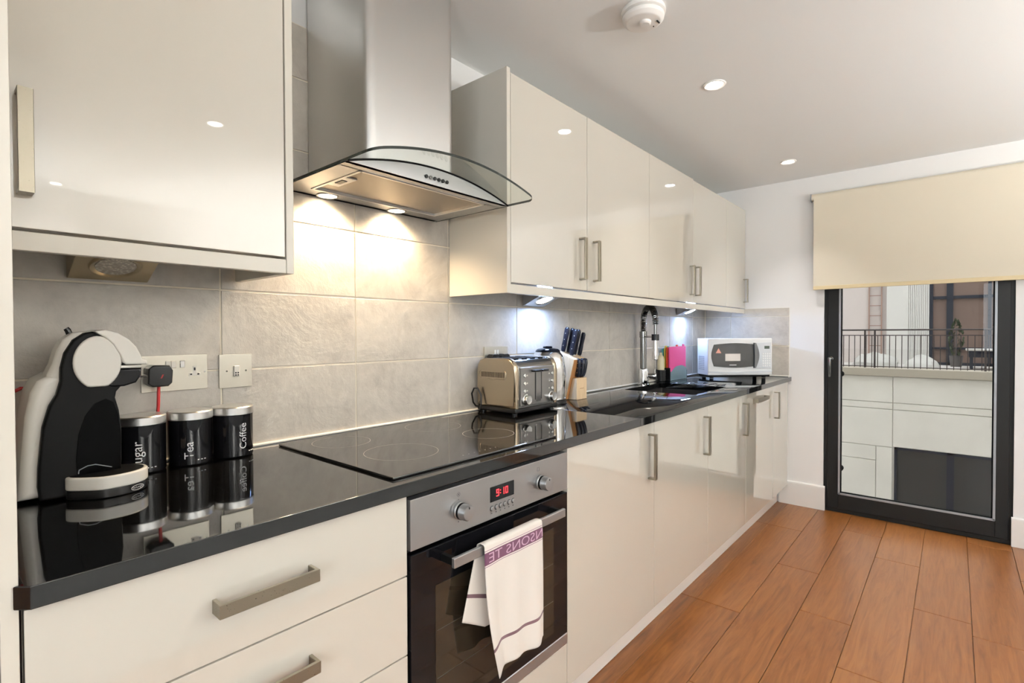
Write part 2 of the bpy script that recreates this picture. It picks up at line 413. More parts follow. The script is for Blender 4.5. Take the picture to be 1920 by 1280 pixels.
# ------------------------------------------------------------------ glazed door
dr = struct('door_1', B().box(XE + .012, XE + .075, DY1 - .028, DY1, .02, DZ, .002, 1).box(XE + .012, XE + .075, DY0, DY0 + .022, .02, DZ, .002, 1).box(XE + .012, XE + .075, DY0, DY1, 0, .035, .002, 1).box(XE + .012, XE + .075, DY0, DY1, DZ - .03, DZ, .002, 1), ANTH, 'tall dark grey framed glass door with silver edged pane')
sa = B()
y0, y1, z0, z1 = DY0 + .018, DY1 - .024, .028, DZ - .02
gy0, gy1, gz0, gz1 = -.186, .584, .125, 2.02
sa.box(XE + .002, XE + .062, gy1, y1, z0, z1, .003, 1).box(XE + .002, XE + .062, y0, gy0, z0, z1, .003, 1).box(XE + .002, XE + .062, gy0 - .002, gy1 + .002, z0, gz0, .003, 1).box(XE + .002, XE + .062, gy0 - .002, gy1 + .002, gz1, z1, .003, 1)
build('sash', sa, ANTH, dr)
gk = B(); k = .009
gk.box(XE + .001, XE + .02, gy1 - k, gy1 + .002, gz0, gz1).box(XE + .001, XE + .02, gy0 - .002, gy0 + k, gz0, gz1).box(XE + .001, XE + .02, gy0, gy1, gz0 - .002, gz0 + k).box(XE + .001, XE + .02, gy0, gy1, gz1 - k, gz1)
build('gasket', gk, GASK, dr)
k2 = .016
gk = B().box(XE + .012, XE + .024, gy1 - k2, gy1 - k, gz0, gz1).box(XE + .012, XE + .024, gy0 + k, gy0 + k2, gz0, gz1).box(XE + .012, XE + .024, gy0, gy1, gz0 + k, gz0 + k2)
build('glazing_bead', gk, BLKM, dr)
build('pane', B().box(XE + .026, XE + .032, gy0, gy1, gz0, gz1), GLASS, dr)
hb = B().cyl((XE + .004, .632, 1.035), (XE - .006, .632, 1.035), .017, n=20, bev=.002).cyl((XE - .004, .632, 1.035), (XE - .035, .632, 1.035), .009).tube([(XE - .033, .632, 1.043), (XE - .036, .632, 1.02), (XE - .036, .632, .98), (XE - .034, .632, .915)], [.010, .010, .009, .006], 10)
tag(build('handle', hb, CHROMED, dr), 'polished dark handle')
# roller blind
bl = thing('roller_blind', (XE - .04, .21, 2.15), 'cream roller blind half lowered over the glass door', 'blind')
BX = XE - .048; by1, by0 = .742, -.335
build('roller_tube', B().cyl((BX + .016, by0, 2.128), (BX + .016, by1, 2.128), .0225, n=24), BLIND, bl)
build('end_cap', B().cyl((BX + .016, by1, 2.128), (BX + .016, by1 + .006, 2.128), .025, n=24, bev=.001), GASK, bl)
build('end_cap', B().cyl((BX + .016, by0 - .006, 2.128), (BX + .016, by0, 2.128), .025, n=24, bev=.001), GASK, bl)
for ya in (by1 + .006, by0 - .009): build('bracket', B().box(BX + .010, XE, ya, ya + .003, 2.105, 2.155), GASK, bl)
build('fabric', B().box(BX - .0068, BX - .0058, by0 + .012, by1 - .014, 1.512, 2.128), BLIND, bl)
build('hem_bar', B().box(BX - .012, BX - .001, by0 + .012, by1 - .014, 1.500, 1.525, .003, 2), BLINDB, bl)

# ------------------------------------------------------------------ ceiling fittings
def downlight(x, y, label, group='recessed ceiling spotlights'):
    t = thing('ceiling_spotlight', (x, y, ZC), label, 'spotlight', group)
    build('trim_ring', B().lathe([(.030, -.001), (.041, -.006), (.045, -.0045), (.046, 0), (.030, 0)], (x, y, ZC), 32), WHTD, t)
    build('lamp_face', B().cyl((x, y, ZC - .0015), (x, y, ZC - .003), .031, n=28), LAMPE, t)
    lamp('spot_lamp', 'AREA', (x, y, ZC - .012), (0, 0, -1), P_SPOT, NEUT, .06, 85, parent=t)
downlight(2.266, .79, 'recessed ceiling spotlight nearer the smoke alarm')
downlight(3.586, .795, 'recessed ceiling spotlight nearer the blind wall')
for k, (x, y) in enumerate([(1.02, -.49), (.68, -2.45), (-1.7, -.5)]):  # last one is out of view, added to help light the room
    downlight(x, y, ['recessed ceiling spotlight above the middle of the room', 'recessed ceiling spotlight by the opposite wall', 'unseen recessed ceiling spotlight added towards the rear window'][k])
for lx, ly, lb in ((2.3, -2.2, 'unseen uplighter floor lamp added by the opposite wall'), (-.5, -2.25, 'unseen uplighter floor lamp added nearer the rear window')):  # unseen lamps added to brighten the ceiling and even out the room
    fl_ = thing('added_floor_lamp', (lx, ly, .0105), lb, 'floor lamp', 'added uplighter floor lamps')
    build('base', B().lathe([(0, .0), (.14, .0), (.14, .015), (.02, .03), (0, .03)], (lx, ly, .011), 28), BLKM, fl_)
    build('pole', B().cyl((lx, ly, .04), (lx, ly, 1.22), .012, n=14), BLKM, fl_)
    build('bowl_shade', B().lathe([(.012, 1.21), (.08, 1.23), (.15, 1.29), (.17, 1.33), (.165, 1.33), (.145, 1.295), (.08, 1.24), (.0, 1.225)], (lx, ly, 0), 28), BLKM, fl_)
    lamp('fill_uplight', 'AREA', (lx, ly, 1.335), (0, 0, 1), P_UP * (1.15 if lx > 0 else .85), (1.0, .985, .94), .30, 170, parent=fl_)
sx, sy = 1.594, .79
sd = thing('smoke_alarm', (sx, sy, ZC), 'round white smoke alarm on the ceiling', 'smoke alarm')
build('base', B().lathe([(0, 0), (.070, 0), (.072, -.006), (.072, -.014), (.066, -.018), (0, -.018)], (sx, sy, ZC)), WHTD, sd)
build('cover', B().lathe([(.064, -.017), (.068, -.022), (.0665, -.032), (.058, -.040), (.052, -.043), (0, -.044)], (sx, sy, ZC)), WHTD, sd)
build('test_button', B().lathe([(.0, -.0535), (.014, -.0535), (.018, -.05), (.019, -.044), (0, -.044)], (sx - .005, sy - .01, ZC)), WHTD, sd)
build('slot', B().box(sx + .012, sx + .03, sy - .045, sy - .041, ZC - .0455, ZC - .042).cyl((sx + .035, sy - .02, ZC - .042), (sx + .035, sy - .02, ZC - .0455), .002), BLKP, sd)

# ------------------------------------------------------------------ handles
def handle_v(x, z0, z1, yf, door, w_=.020, th=.0065, out=.031, mt=None):
    pts = [(yf + .0005, z0), (yf - out, z0), (yf - out, z1), (yf + .0005, z1), (yf + .0005, z1 - th), (yf - out + th, z1 - th), (yf - out + th, z0 + th), (yf + .0005, z0 + th)]
    return build('handle', B().prism(pts, 'x', x - w_ / 2, x + w_ / 2, .0006, 1), mt or NICK, door)
def handle_h(x0, x1, z, yf, door, w_=.022, th=.0065, out=.031):
    pts = [(x0, yf + .0005), (x0, yf - out), (x1, yf - out), (x1, yf + .0005), (x1 - th, yf + .0005), (x1 - th, yf - out + th), (x0 + th, yf - out + th), (x0 + th, yf + .0005)]
    return build('handle', B().prism(pts, 'z', z - w_ / 2, z + w_ / 2, .0006, 1), NICK, door)
def door(x0, x1, z0, z1, yf, parent, name='door', gap=.0013, t=.018, m=None):
    return build(name, B().box(x0 + gap, x1 - gap, yf, yf + t, z0 + gap, z1 - gap, .0016, 2), m or GLOSS, parent)

# ------------------------------------------------------------------ wall cabinets
ZT = 2.124; ZD = 1.390; ZP = 1.354
wl = thing('wall_cabinet', (.33, W - .15, ZP), 'cream gloss wall cabinet to the left of the cooker hood', 'cabinet', 'wall cabinets')
build('carcass', B().box(.0855, .570, DU + .021, W - .004, ZD + .002, ZT - .002), CARC, wl)
build('end_panel', B().box(.572, .590, DU, W - .003, ZP, ZT + .012, .001, 1), CARC, wl)
build('pelmet', B().box(.085, .5715, DU + .001, DU + .019, ZP, ZD - .004, .001, 1), CARC, wl)
dl_ = door(.085, .570, ZD, ZT, DU, wl); handle_v(.1265, 1.446, 1.616, DU, dl_)
def wallunit(x0, x1, seams, label, first=False, drop=0.0):
    u = thing('wall_cabinet', ((x0 + x1) / 2, W - .15, ZD), label, 'cabinet', 'wall cabinets')
    build('carcass', B().box(x0 + .001, x1 - .001, DU + .021, W - .004, ZD + .002, ZT - .004), CARC, u)
    return u
u1 = wallunit(1.371, 2.452, None, 'two door cream wall cabinet right beside the cooker hood')
build('end_panel', B().box(1.351, 1.3695, DU - .002, W - .003, ZP, ZT + .012, .001, 1), CARC, u1)
d_ = door(1.372, 1.868, ZD, ZT, DU, u1, gap=.0018); handle_v(1.815, 1.434, 1.607, DU, d_)
d_ = door(1.868, 2.452, ZD, ZT, DU, u1, gap=.0012); handle_v(1.922, 1.434, 1.607, DU, d_)
u2 = wallunit(2.452, 3.620, None, 'two door cream wall cabinet above the sink tap')
d_ = door(2.452, 3.035, ZD, ZT, DU, u2, gap=.0008); handle_v(2.990, 1.434, 1.607, DU, d_)
d_ = door(3.035, 3.620, ZD, ZT - .006, DU, u2); handle_v(3.078, 1.434, 1.607, DU, d_)
u3 = wallunit(3.620, XE - .002, None, 'narrow one door cream wall cabinet beside the blind wall')
d_ = door(3.620, XE - .004, ZD, ZT - .006, DU, u3); handle_v(4.005, 1.434, 1.607, DU, d_)
tag(build('light_pelmet', B().box(1.371, XE - .010, DU + .001, DU + .019, ZP, ZD - .004, .001, 1), CARC, loc=(2.7, DU + .01, ZP)), 'long cream pelmet strip under the right hand run of wall cabinets', 'pelmet')

# under-cabinet wedge lights
def wedge(x, label, lit):
    wd, yb, yf_, zt, zb = .148, 1.473, 1.346, ZD - .0005, 1.337
    t = thing('cabinet_light', (x, yb, zt), label, 'light', 'wedge lights under the wall cabinets')
    build('case', B().prism([(yb, zt), (yb, zb), (yb - .006, zb), (yf_, zt)], 'x', x - wd / 2, x + wd / 2, .001, 1), LEDCASE if not lit else STEEL, t)
    nrm = Vector((0, -(zt - zb), -(yb - yf_))).normalized()
    c = Vector((x, (yb + yf_) / 2 - .003, (zt + zb) / 2))
    q = nrm.to_track_quat('Z', 'Y').to_matrix().to_4x4()
    rb = B().lathe([(.037, 0), (.042, .004), (.046, .0045), (.048, .001), (.048, 0)], n=36); rb.rot(Matrix.Translation(c) @ q)
    build('bezel', rb, LEDCASE if not lit else CHROME, t)
    lb = B().lathe([(0, .0035), (.030, .0035), (.037, .002), (.037, -.001)], n=36); lb.rot(Matrix.Translation(c) @ q)
    build('lens', lb, LEDE if lit else LENS, t)
    if lit:
        lamp('led_lamp', 'AREA', c + nrm * .006, nrm, P_LED * lit, COOL, .07, 180, parent=t)
wedge(.297, 'unlit brass wedge light under the cabinet left of the hood', 0)
wedge(1.866, 'lit white wedge light under the cabinet above the toaster', 9.0)
wedge(3.560, 'lit white wedge light under the cabinet above the microwave', 9.0)

# ------------------------------------------------------------------ cooker hood
hd = thing('cooker_hood', (.983, W, 1.63), 'stainless steel chimney cooker hood with curved glass canopy', 'cooker hood')
HX0, HX1, HY, HZ = .690, 1.279, 1.112, 1.630
def arc(x): return 1.684 - .048 * ((x - .983) / .297) ** 2
xs = [HX0 + .002 + (HX1 - HX0 - .004) * i / 24 for i in range(25)]
bd = B(); body = [(xs[0], HZ)] + [(x, arc(x) - .0075) for x in xs] + [(xs[-1], HZ)]
# hollow body: front panel, back rail and sides around the filter
bd.prism(body, 'y', HY, HY + .016); bd.prism(body, 'y', W - .02, W - .004)
bd.box(HX0 + .002, HX1 - .002, HY + .002, 1.155, HZ, HZ + .004).box(HX0 + .002, HX1 - .002, 1.402, W - .004, HZ, HZ + .004).box(HX0 + .002, .752, 1.15, 1.405, HZ, HZ + .004).box(1.217, HX1 - .002, 1.15, 1.405, HZ, HZ + .004)
bd.grid(lambda a, b: (xs[0] + (xs[-1] - xs[0]) * a, HY + (W - .004 - HY) * b, arc(xs[0] + (xs[-1] - xs[0]) * a) - .0076), 24, 2)
build('canopy', bd, STEEL, hd, ang=25)
fb = B().box(.756, 1.213, 1.160, 1.397, HZ + .006, HZ + .010)
build('grease_filter', fb, MESHF, hd)
fr_ = B()
for (a0, a1, b0, b1) in [(.752, 1.217, 1.153, 1.161), (.752, 1.217, 1.396, 1.404), (.752, .760, 1.153, 1.404), (1.209, 1.217, 1.153, 1.404)]:
    fr_.box(a0, a1, b0, b1, HZ - .0025, HZ + .010, .001, 1)
build('filter_frame', fr_, STEELV, hd)
build('latch', B().box(.761, .800, 1.240, 1.335, HZ + .001, HZ + .006, .0015, 1), STEELV, hd)
build('latch_slot', B().box(.770, .786, 1.268, 1.305, HZ - .0005, HZ + .004), BLKP, hd)
for lx in (.824, 1.078):
    build('lamp_ring', B().lathe([(.026, 0), (.027, -.003), (.032, -.003), (.033, 0)], (lx, 1.438, HZ), 28), STEEL, hd)
    build('hood_lamp', B().cyl((lx, 1.438, HZ - .0005), (lx, 1.438, HZ - .002), .0255, n=28), HOODE, hd)
    lamp('hood_bulb', 'SPOT', (lx, 1.435, HZ - .012), (0, .10, -1), P_HOOD * 8, HOODW, .02, 150, .85, parent=hd)
for k_ in range(6):
    x = .934 + .0152 * k_
    build('button', B().cyl((x, HY, 1.6475), (x, HY - .004, 1.6475), .0052, n=16, bev=.001), BLKP if k_ != 1 else CHROMED, hd)
build('edge_seal', B().tube([(x, HY - .0005, arc(x) - .0068) for x in xs], .0026, 8), BLKM, hd)
# chimney (slightly splayed sides)
cpts = [(.784, W - .004), (.822, 1.246), (.828, 1.234), (.838, 1.226), (.850, 1.223), (1.121, 1.223), (1.133, 1.226), (1.143, 1.234), (1.149, 1.246), (1.187, W - .004)]
build('chimney', B().prism(cpts, 'z', 1.672, ZC - .001), STEELV, hd, ang=50)
# glass canopy with rounded front corners
R_ = .028; GY0 = 1.000; GY1 = W - .004
def plan_x(y):
    if y < GY0 + R_: return R_ - math.sqrt(max(0, R_ ** 2 - (GY0 + R_ - y) ** 2))
    return 0
ys = [GY0, GY0 + .002, GY0 + .006, GY0 + .012, GY0 + .02, GY0 + R_, 1.1, 1.3, GY1]
gb = bmesh.new(); rows = []
for y in ys:
    ins = plan_x(y); row = []
    for i in range(33):
        x = HX0 - .003 + ins + (HX1 - HX0 + .006 - 2 * ins) * i / 32
        row.append((gb.verts.new((x, y, arc(x))), gb.verts.new((x, y, arc(x) - .0065))))
    rows.append(row)
for r0, r1 in zip(rows, rows[1:]):
    for i in range(32):
        gb.faces.new((r0[i][0], r0[i + 1][0], r1[i + 1][0], r1[i][0])); gb.faces.new((r1[i][1], r1[i + 1][1], r0[i + 1][1], r0[i][1]))
bt = B(); bt.bm.free(); bt.bm = gb
build('glass_canopy', bt, HGLASS, hd, ang=60)
eb = bmesh.new()
ed = [(r[0][0].co, r[0][1].co) for r in []]
def gpt(x, y, dz): return (x, y, arc(x) + dz)
outl = [(HX0 - .003, y) for y in ys[::-1][:-6]] + [(HX0 - .003 + plan_x(y), y) for y in ys[5::-1]] + [(HX0 - .003 + R_ + (HX1 - HX0 + .006 - 2 * R_) * i / 24, GY0) for i in range(1, 24)] + [(HX1 + .003 - plan_x(y), y) for y in ys[:6]] + [(HX1 + .003, y) for y in ys[6:]]
pv = None
for (x, y) in outl:
    cur = (eb.verts.new(gpt(x, y, .0002)), eb.verts.new(gpt(x, y, -.0067)))
    if pv: eb.faces.new((pv[0], cur[0], cur[1], pv[1]))
    pv = cur
be = B(); be.bm.free(); be.bm = eb
tag(build('glass_edge', be, HEDGE, hd), 'dark polished glass edge')

# ------------------------------------------------------------------ tall cabinet at the left
tc_ = thing('tall_cabinet', (-.27, 1.18, 0), 'tall cream cabinet at the near end of the worktop', 'cabinet')
build('side_panel', B().box(.066, .0835, D, W - .004, 0, ZC - .03, .0015, 2), CARC, tc_)
build('carcass', B().box(-.53, .065, D + .020, W - .004, .145, ZC - .03), CARC, tc_)
build('plinth', B().box(-.53, .065, D + .07, D + .085, 0, .143), PLIN, tc_)
dd = door(-.53, .0655, .147, 1.20, D + .0015, tc_, m=CARC); handle_v(-.47, .95, 1.12, D + .0015, dd)
dd = door(-.53, .0655, 1.20, ZC - .03, D + .0015, tc_, m=CARC); handle_v(-.47, 1.28, 1.45, D + .0015, dd)

# ------------------------------------------------------------------ base units
def base(x0, x1, name, label, cat='cabinet'):
    t = thing(name, ((x0 + x1) / 2, 1.18, .145), label, cat, 'base units' if cat == 'cabinet' else None)
    return t
def carcass(t, x0, x1, top=.866):
    build('carcass', B().box(x0 + .001, x1 - .001, D + .021, W - .006, .145, top), CARC, t)
dwr = base(.0863, .6877, 'drawer_unit', 'cream three drawer base unit under the coffee machine')
carcass(dwr, .0863, .6877)
for (z0, z1, hz) in [(.6925, .866, .782), (.521, .6925, .617), (.132, .521, .43)]:
    dd = door(.0863, .6877, z0, z1, D, dwr, 'drawer'); handle_h(.304, .470, hz, D, dd)
ob = [('single door cream base unit beside the oven', 1.288, 1.888), ]
bu = base(1.288, 1.888, 'base_cabinet', 'single door cream base unit right beside the oven')
carcass(bu, 1.290, 1.888)
dd = door(1.2885, 1.888, .132, .866, D, bu); handle_v(1.842, .652, .826, D, dd)
bs = base(1.888, 3.06, 'sink_cabinet', 'two door cream base unit below the sink')
build('carcass', B().box(1.889, 3.059, D + .021, W - .006, .145, .64), CARC, bs)
for a_, b_ in ((1.889, 1.905), (3.070, 3.078)): build('side_panel', B().box(a_, b_, D + .021, W - .006, .145 if a_ > 3 else .641, .866), CARC, bs)
dd = door(1.888, 2.470, .132, .866, D, bs); handle_v(2.418, .642, .822, D, dd)
dd = door(2.470, 3.060, .132, .866, D, bs); handle_v(3.008, .642, .822, D, dd)
dwsh = base(3.06, 3.63, 'dishwasher', 'built-in dishwasher behind a cream door with one horizontal handle', 'dishwasher')
build('body', B().box(3.080, 3.628, D + .021, W - .006, .145, .862), CARC, dwsh)
dd = door(3.060, 3.630, .132, .866, D, dwsh); handle_h(3.19, 3.43, .815, D, dd)
be_ = base(3.63, XE - .003, 'base_cabinet', 'narrow cream base unit against the end wall')
carcass(be_, 3.63, XE - .003)
dd = door(3.630, XE - .026, .132, .866, D, be_); handle_v(3.672, .652, .826, D, dd)
build('filler', B().box(XE - .0245, XE - .0025, D + .012, D + .03, .132, .866), CARC, be_)
tag(build('plinth', B().box(.0863, XE - .017, .955, .973, .001, .144, .001, 1), PLIN, loc=(2.0, .964, .001)), 'long white kickboard under the base units', 'plinth')

# ------------------------------------------------------------------ worktop
def cut(o, cutters):
    for c in cutters:
        md = o.modifiers.new('c', 'BOOLEAN'); md.operation = 'DIFFERENCE'; md.solver = 'EXACT'; md.object = c
    dg = bpy.context.evaluated_depsgraph_get(); me = bpy.data.meshes.new_from_object(o.evaluated_get(dg))
    o.modifiers.clear(); o.data = me
    for c in cutters: bpy.data.objects.remove(c)
ZW = .900; ZWB = .870
ch = .014
b1 = B().prism([(.0865, W - .004), (.0865, D + .0005), (.078, DW + ch + .001), (.092, DW), (1.7345, DW), (1.7345, W - .004)], 'z', ZWB, ZW, .0015, 2)
tag(build('worktop', b1, GRAN, loc=(.9, 1.17, ZWB)), 'black polished granite worktop slab holding the hob', 'worktop', 'granite worktop slabs')
b2 = B().box(1.7355, XE - .001, DW, W - .004, ZWB, ZW, .0015, 2)
w2 = build('worktop', b2, GRAN, loc=(2.9, 1.17, ZWB))
tag(w2, 'black polished granite worktop slab with the sink cut-out', 'worktop', 'granite worktop slabs')
SX0, SX1, SY0, SY1 = 2.56, 3.06, .992, 1.385
cb = B(); t = bmesh.new(); bmesh.ops.create_cube(t, size=1); bmesh.ops.scale(t, vec=(SX1 - SX0, SY1 - SY0, .2), verts=t.verts)
bmesh.ops.translate(t, vec=((SX0 + SX1) / 2, (SY0 + SY1) / 2, .88), verts=t.verts)
bmesh.ops.bevel(t, geom=[e for e in t.edges if abs(e.verts[0].co.z - e.verts[1].co.z) > .1], offset=.02, segments=4, affect='EDGES', profile=.5); cb._add(t)
cutters = [build('cutter', cb, GRAN, smooth=False)]
for k_ in range(5):
    yy = 1.055 + .066 * k_
    cutters.append(build('cutter', B().cyl((SX1 - .02, yy, ZW + .0045), (SX1 + .22, yy, ZW + .0088), .0085, n=20), GRAN, smooth=False))
cut(w2, cutters)
w2.data.shade_smooth(); w2.data.set_sharp_from_angle(angle=math.radians(30))
sk = thing('sink', ((SX0 + SX1) / 2, (SY0 + SY1) / 2, .67), 'dark undermounted sink bowl below the tap', 'sink')
SINK = mat('dark_sink', (.05, .045, .042), .35, .5)
bb = B(); e_ = .008
bb.box(SX0 - e_, SX1 + e_, SY0 - e_, SY1 + e_, .67, .676).box(SX0 - e_, SX0 - .002, SY0 - e_, SY1 + e_, .67, .869).box(SX1 + .002, SX1 + e_, SY0 - e_, SY1 + e_, .67, .869).box(SX0 - e_, SX1 + e_, SY0 - e_, SY0 - .002, .67, .869).box(SX0 - e_, SX1 + e_, SY1 + .002, SY1 + e_, .67, .869)
build('bowl', bb, SINK, sk); build('waste', B().lathe([(0, .003), (.03, .003), (.04, .001), (.042, 0)], (2.81, 1.19, .676), 24), CHROME, sk)

# ------------------------------------------------------------------ hob
hb_ = thing('hob', (.96, 1.167, .9), 'black glass ceramic hob with four faint cooking rings', 'hob')
build('glass', B().box(.664, 1.258, .904, 1.430, .9004, .9064, .002, 2), HOBG, hb_)
for (x, y, r) in [(.792, 1.318, .078), (1.120, 1.306, .090), (.826, 1.088, .094), (1.150, 1.083, .078)]:
    build('ring', B().lathe([(r, .90655), (r + .0016, .90655)], (x, y, 0), 64), RING, hb_)
mk = B()
for k_ in range(7): mk.cyl((.90 + .02 * k_, .935, .9064), (.90 + .02 * k_, .935, .90655), .0018, n=10)
tag(build('touch_marks', mk, RING, hb_), kind='stuff')

# ------------------------------------------------------------------ oven
ov = thing('oven', (.988, 1.18, .145), 'built-in black glass oven with steel control panel and red clock', 'oven')
OX0, OX1 = .6935, 1.2855
build('housing', B().box(.6885, 1.287, D + .024, W - .006, .145, .866), DARKGAP, ov)
build('control_panel', B().box(OX0, OX1, D - .003, D + .020, .7425, .8545, .002, 2), STEEL, ov)
dd = build('door', B().box(OX0, OX1, D - .003, D + .020, .3055, .733, .002, 2), BLKG, ov)
build('window', B().box(.762, 1.214, D - .0042, D - .0022, .335, .645, .0006, 1), OVWIN, dd)
rk = B()
for zz in (.43, .54): rk.box(.766, 1.21, D - .0046, D - .0042, zz, zz + .0012)  # thin grey lines laid over the window pane
tag(build('window_line', rk, mat('line_grey', (.06, .055, .045), .3), dd), 'thin grey lines across the window')
build('bottom_rail', B().box(OX0, OX1, D - .003, D + .020, .271, .3045, .0015, 1), STEEL, ov)
hbar = B().box(.776, 1.206, D - .052, D - .042, .691, .714, .0015, 1)
build('handle', hbar, STEEL, dd)
for xa in (.779, 1.190): build('handle_bracket', B().box(xa, xa + .013, D - .044, D - .002, .694, .711, .001, 1), BLKM, dd)
build('drawer_front', B().box(.690, 1.286, D, D + .018, .132, .2685, .0015, 2), GLOSS, ov)
for kx, kz in ((.838, .795), (1.150, .793)):
    kb = B().lathe([(0, .0), (.019, .0), (.0205, .002), (.0205, .006), (.0185, .008), (.0185, .010), (.019, .011), (.0185, .029), (.0165, .0325), (0, .034)], (kx, D - .003, kz), 32, axis='Y')
    kn = build('knob', kb, STEEL, ov)
    build('grip_band', B().lathe([(.0188, .007), (.0194, .0075), (.0194, .013), (.0188, .0135)], (kx, D - .003, kz), 32, axis='Y'), BLKM, kn)
    build('pointer', B().box(kx - .001, kx + .001, D - .0376, D - .0366, kz + .010, kz + .015), BLKP, kn)
build('display', B().box(.944, 1.036, D - .0042, D - .0022, .786, .8245, .0006, 1), BLKG, ov)
# seven segment digits reading 9:10
def seg(b, x, z, s, w_, h_):
    on = {'0': 'abcdef', '1': 'bc', '9': 'abcdfg'}[s]; t_ = .0022; y0_, y1_ = D - .0048, D - .0042
    R = {'a': (x, x + w_, z + h_ - t_, z + h_), 'd': (x, x + w_, z, z + t_), 'g': (x, x + w_, z + h_ / 2 - t_ / 2, z + h_ / 2 + t_ / 2), 'b': (x + w_ - t_, x + w_, z + h_ / 2, z + h_), 'c': (x + w_ - t_, x + w_, z, z + h_ / 2), 'f': (x, x + t_, z + h_ / 2, z + h_), 'e': (x, x + t_, z, z + h_ / 2)}
    for c in on: r = R[c]; b.box(r[0], r[1], y0_, y1_, r[2], r[3])
dg_ = B(); seg(dg_, .966, .797, '9', .010, .018); seg(dg_, .986, .797, '1', .010, .018); seg(dg_, 1.001, .797, '0', .010, .018)
for zz in (.802, .809): dg_.box(.9805, .983, D - .0048, D - .0042, zz, zz + .0025)
build('clock_digits', dg_, REDE, ov)
for k_ in range(6):
    x = .950 + .0165 * k_
    build('button', B().lathe([(0, 0), (.0052, 0), (.0056, .001), (.0056, .0035), (.0045, .0045), (0, .0045)], (x, D - .003, .770), 18, axis='Y'), STEEL, ov)
    build('button_gap', B().lathe([(.0056, .0003), (.0068, .0003)], (x, D - .003, .770), 18, axis='Y'), BLKM, ov)
mkb = B()
def mkr(x, z, r): mkb.lathe([(r - .0006, .0004), (r, .0004)], (x, D - .003, z), 16, axis='Y')
for (dx, dz) in ((-.0028, 0), (.0028, 0), (0, .0028), (0, -.0028)): mkr(.835 + dx, .8335 + dz, .003)
mkb.box(1.138, 1.146, D - .0035, D - .003, .8255, .8262).box(1.138, 1.146, D - .0035, D - .003, .8355, .8362).box(1.138, 1.1386, D - .0035, D - .003, .8255, .836).box(1.1454, 1.146, D - .0035, D - .003, .8255, .836)
for k_ in range(6): mkb.box(.9485 + .0165 * k_, .9515 + .0165 * k_, D - .0035, D - .003, .7565, .7592)
mkb.cyl((.835, D - .003, .769), (.835, D - .0035, .769), .0015, n=10).cyl((.835, D - .003, .8215), (.835, D - .0035, .8215), .0009, n=10).cyl((1.183, D - .003, .795), (1.183, D - .0035, .795), .0012, n=10)
tag(build('printed_symbols', mkb, TXTG, ov), kind='stuff')

# ------------------------------------------------------------------ tea towel
tw = thing('tea_towel', (.98, D - .047, .70), 'white tea towel with purple lettered band hung on the oven handle', 'tea towel')
YB, YF, ZH = D - .0365, D - .0575, .7165
FRONT, BACK = .318, .165; TOP = .030
def tow(s, t):
    """s runs from the back hem over the bar to the front hem (metres), t across 0..1"""
    Ltot = BACK + TOP + FRONT; d = s * Ltot
    if d < BACK:
        q = (BACK - d) / BACK
        xl, xr = .862 - .046 * q, 1.075 - .02 * q; x = xl + (xr - xl) * t
        return Vector((x, YB + .004 * math.sin(7 * t + 1) * q, ZH - .004 - (BACK - d) - .13 * q * min(t, .3)))
    if d < BACK + TOP:
        a = (d - BACK) / TOP * PI; xl, xr = .862 + .004 * (a / PI), 1.075 + .012 * a / PI; x = xl + (xr - xl) * t
        return Vector((x, (YB + YF) / 2 + (YB - YF) / 2 * math.cos(a), ZH - .004 + .0062 * math.sin(a)))
    q = (d - BACK - TOP) / FRONT
    xl = .866 + .030 * q - .012 * math.sin(PI * q); xr = 1.087 + .012 * q
    x = xl + (xr - xl) * t
    y = YF - .012 * q * math.sin(PI * t) * (.6 + .4 * math.sin(9 * t + 1)) - .006 * q * math.sin(15 * t + 2 * q) - .014 * q * max(0, 1 - 5 * t)
    z = ZH - .004 - (d - BACK - TOP) * (1 - .02 * math.sin(5 * t + .4)) + .010 * q * (t - .1)
    return Vector((x, y, z))
bt = B(); bt.grid(tow, 110, 40)
ck = build('cloth', bt, TOWEL, tw, ang=180)
uv = ck.data.uv_layers.new(name='UVMap')
nu, nv = 110, 40
vid = [(i / nu, j / nv) for i in range(nu + 1) for j in range(nv + 1)]
for lp in ck.data.loops: uv.data[lp.index].uv = vid[lp.vertex_index]
so = ck.modifiers.new('thick', 'SOLIDIFY'); so.thickness = .0016; so.offset = 0
m = TOWEL; un = N(m, 'ShaderNodeUVMap'); sp = N(m, 'ShaderNodeSeparateXYZ'); L(m, un.outputs[0], sp.inputs[0])
LT = BACK + TOP + FRONT
def band(a, b):
    x1 = N(m, 'ShaderNodeMath', operation='GREATER_THAN'); x1.inputs[1].default_value = a / LT; L(m, sp.outputs[0], x1.inputs[0])
    x2 = N(m, 'ShaderNodeMath', operation='LESS_THAN'); x2.inputs[1].default_value = b / LT; L(m, sp.outputs[0], x2.inputs[0])
    mu = N(m, 'ShaderNodeMath', operation='MULTIPLY'); L(m, x1.outputs[0], mu.inputs[0]); L(m, x2.outputs[0], mu.inputs[1]); return mu.outputs[0]
f0 = BACK + TOP
def addmix(col, fac, c):
    mx_ = N(m, 'ShaderNodeMix', data_type='RGBA'); L(m, fac, mx_.inputs[0])
    if col is None: mx_.inputs[6].default_value = (.70, .65, .59, 1)
    else: L(m, col, mx_.inputs[6])
    mx_.inputs[7].default_value = (*c, 1); return mx_.outputs[2]
col = addmix(None, band(f0 + .010, f0 + .0115), (.25, .12, .20))
col = addmix(col, band(f0 + .015, f0 + .044), (.115, .035, .075))
col = addmix(col, band(f0 + .047, f0 + .0485), (.22, .10, .18))
col = addmix(col, band(f0 + FRONT - .074, f0 + FRONT - .066), (.15, .075, .09))
col = addmix(col, band(.052, .060), (.15, .075, .09))
L(m, col, bsdf(m).inputs['Base Color'])
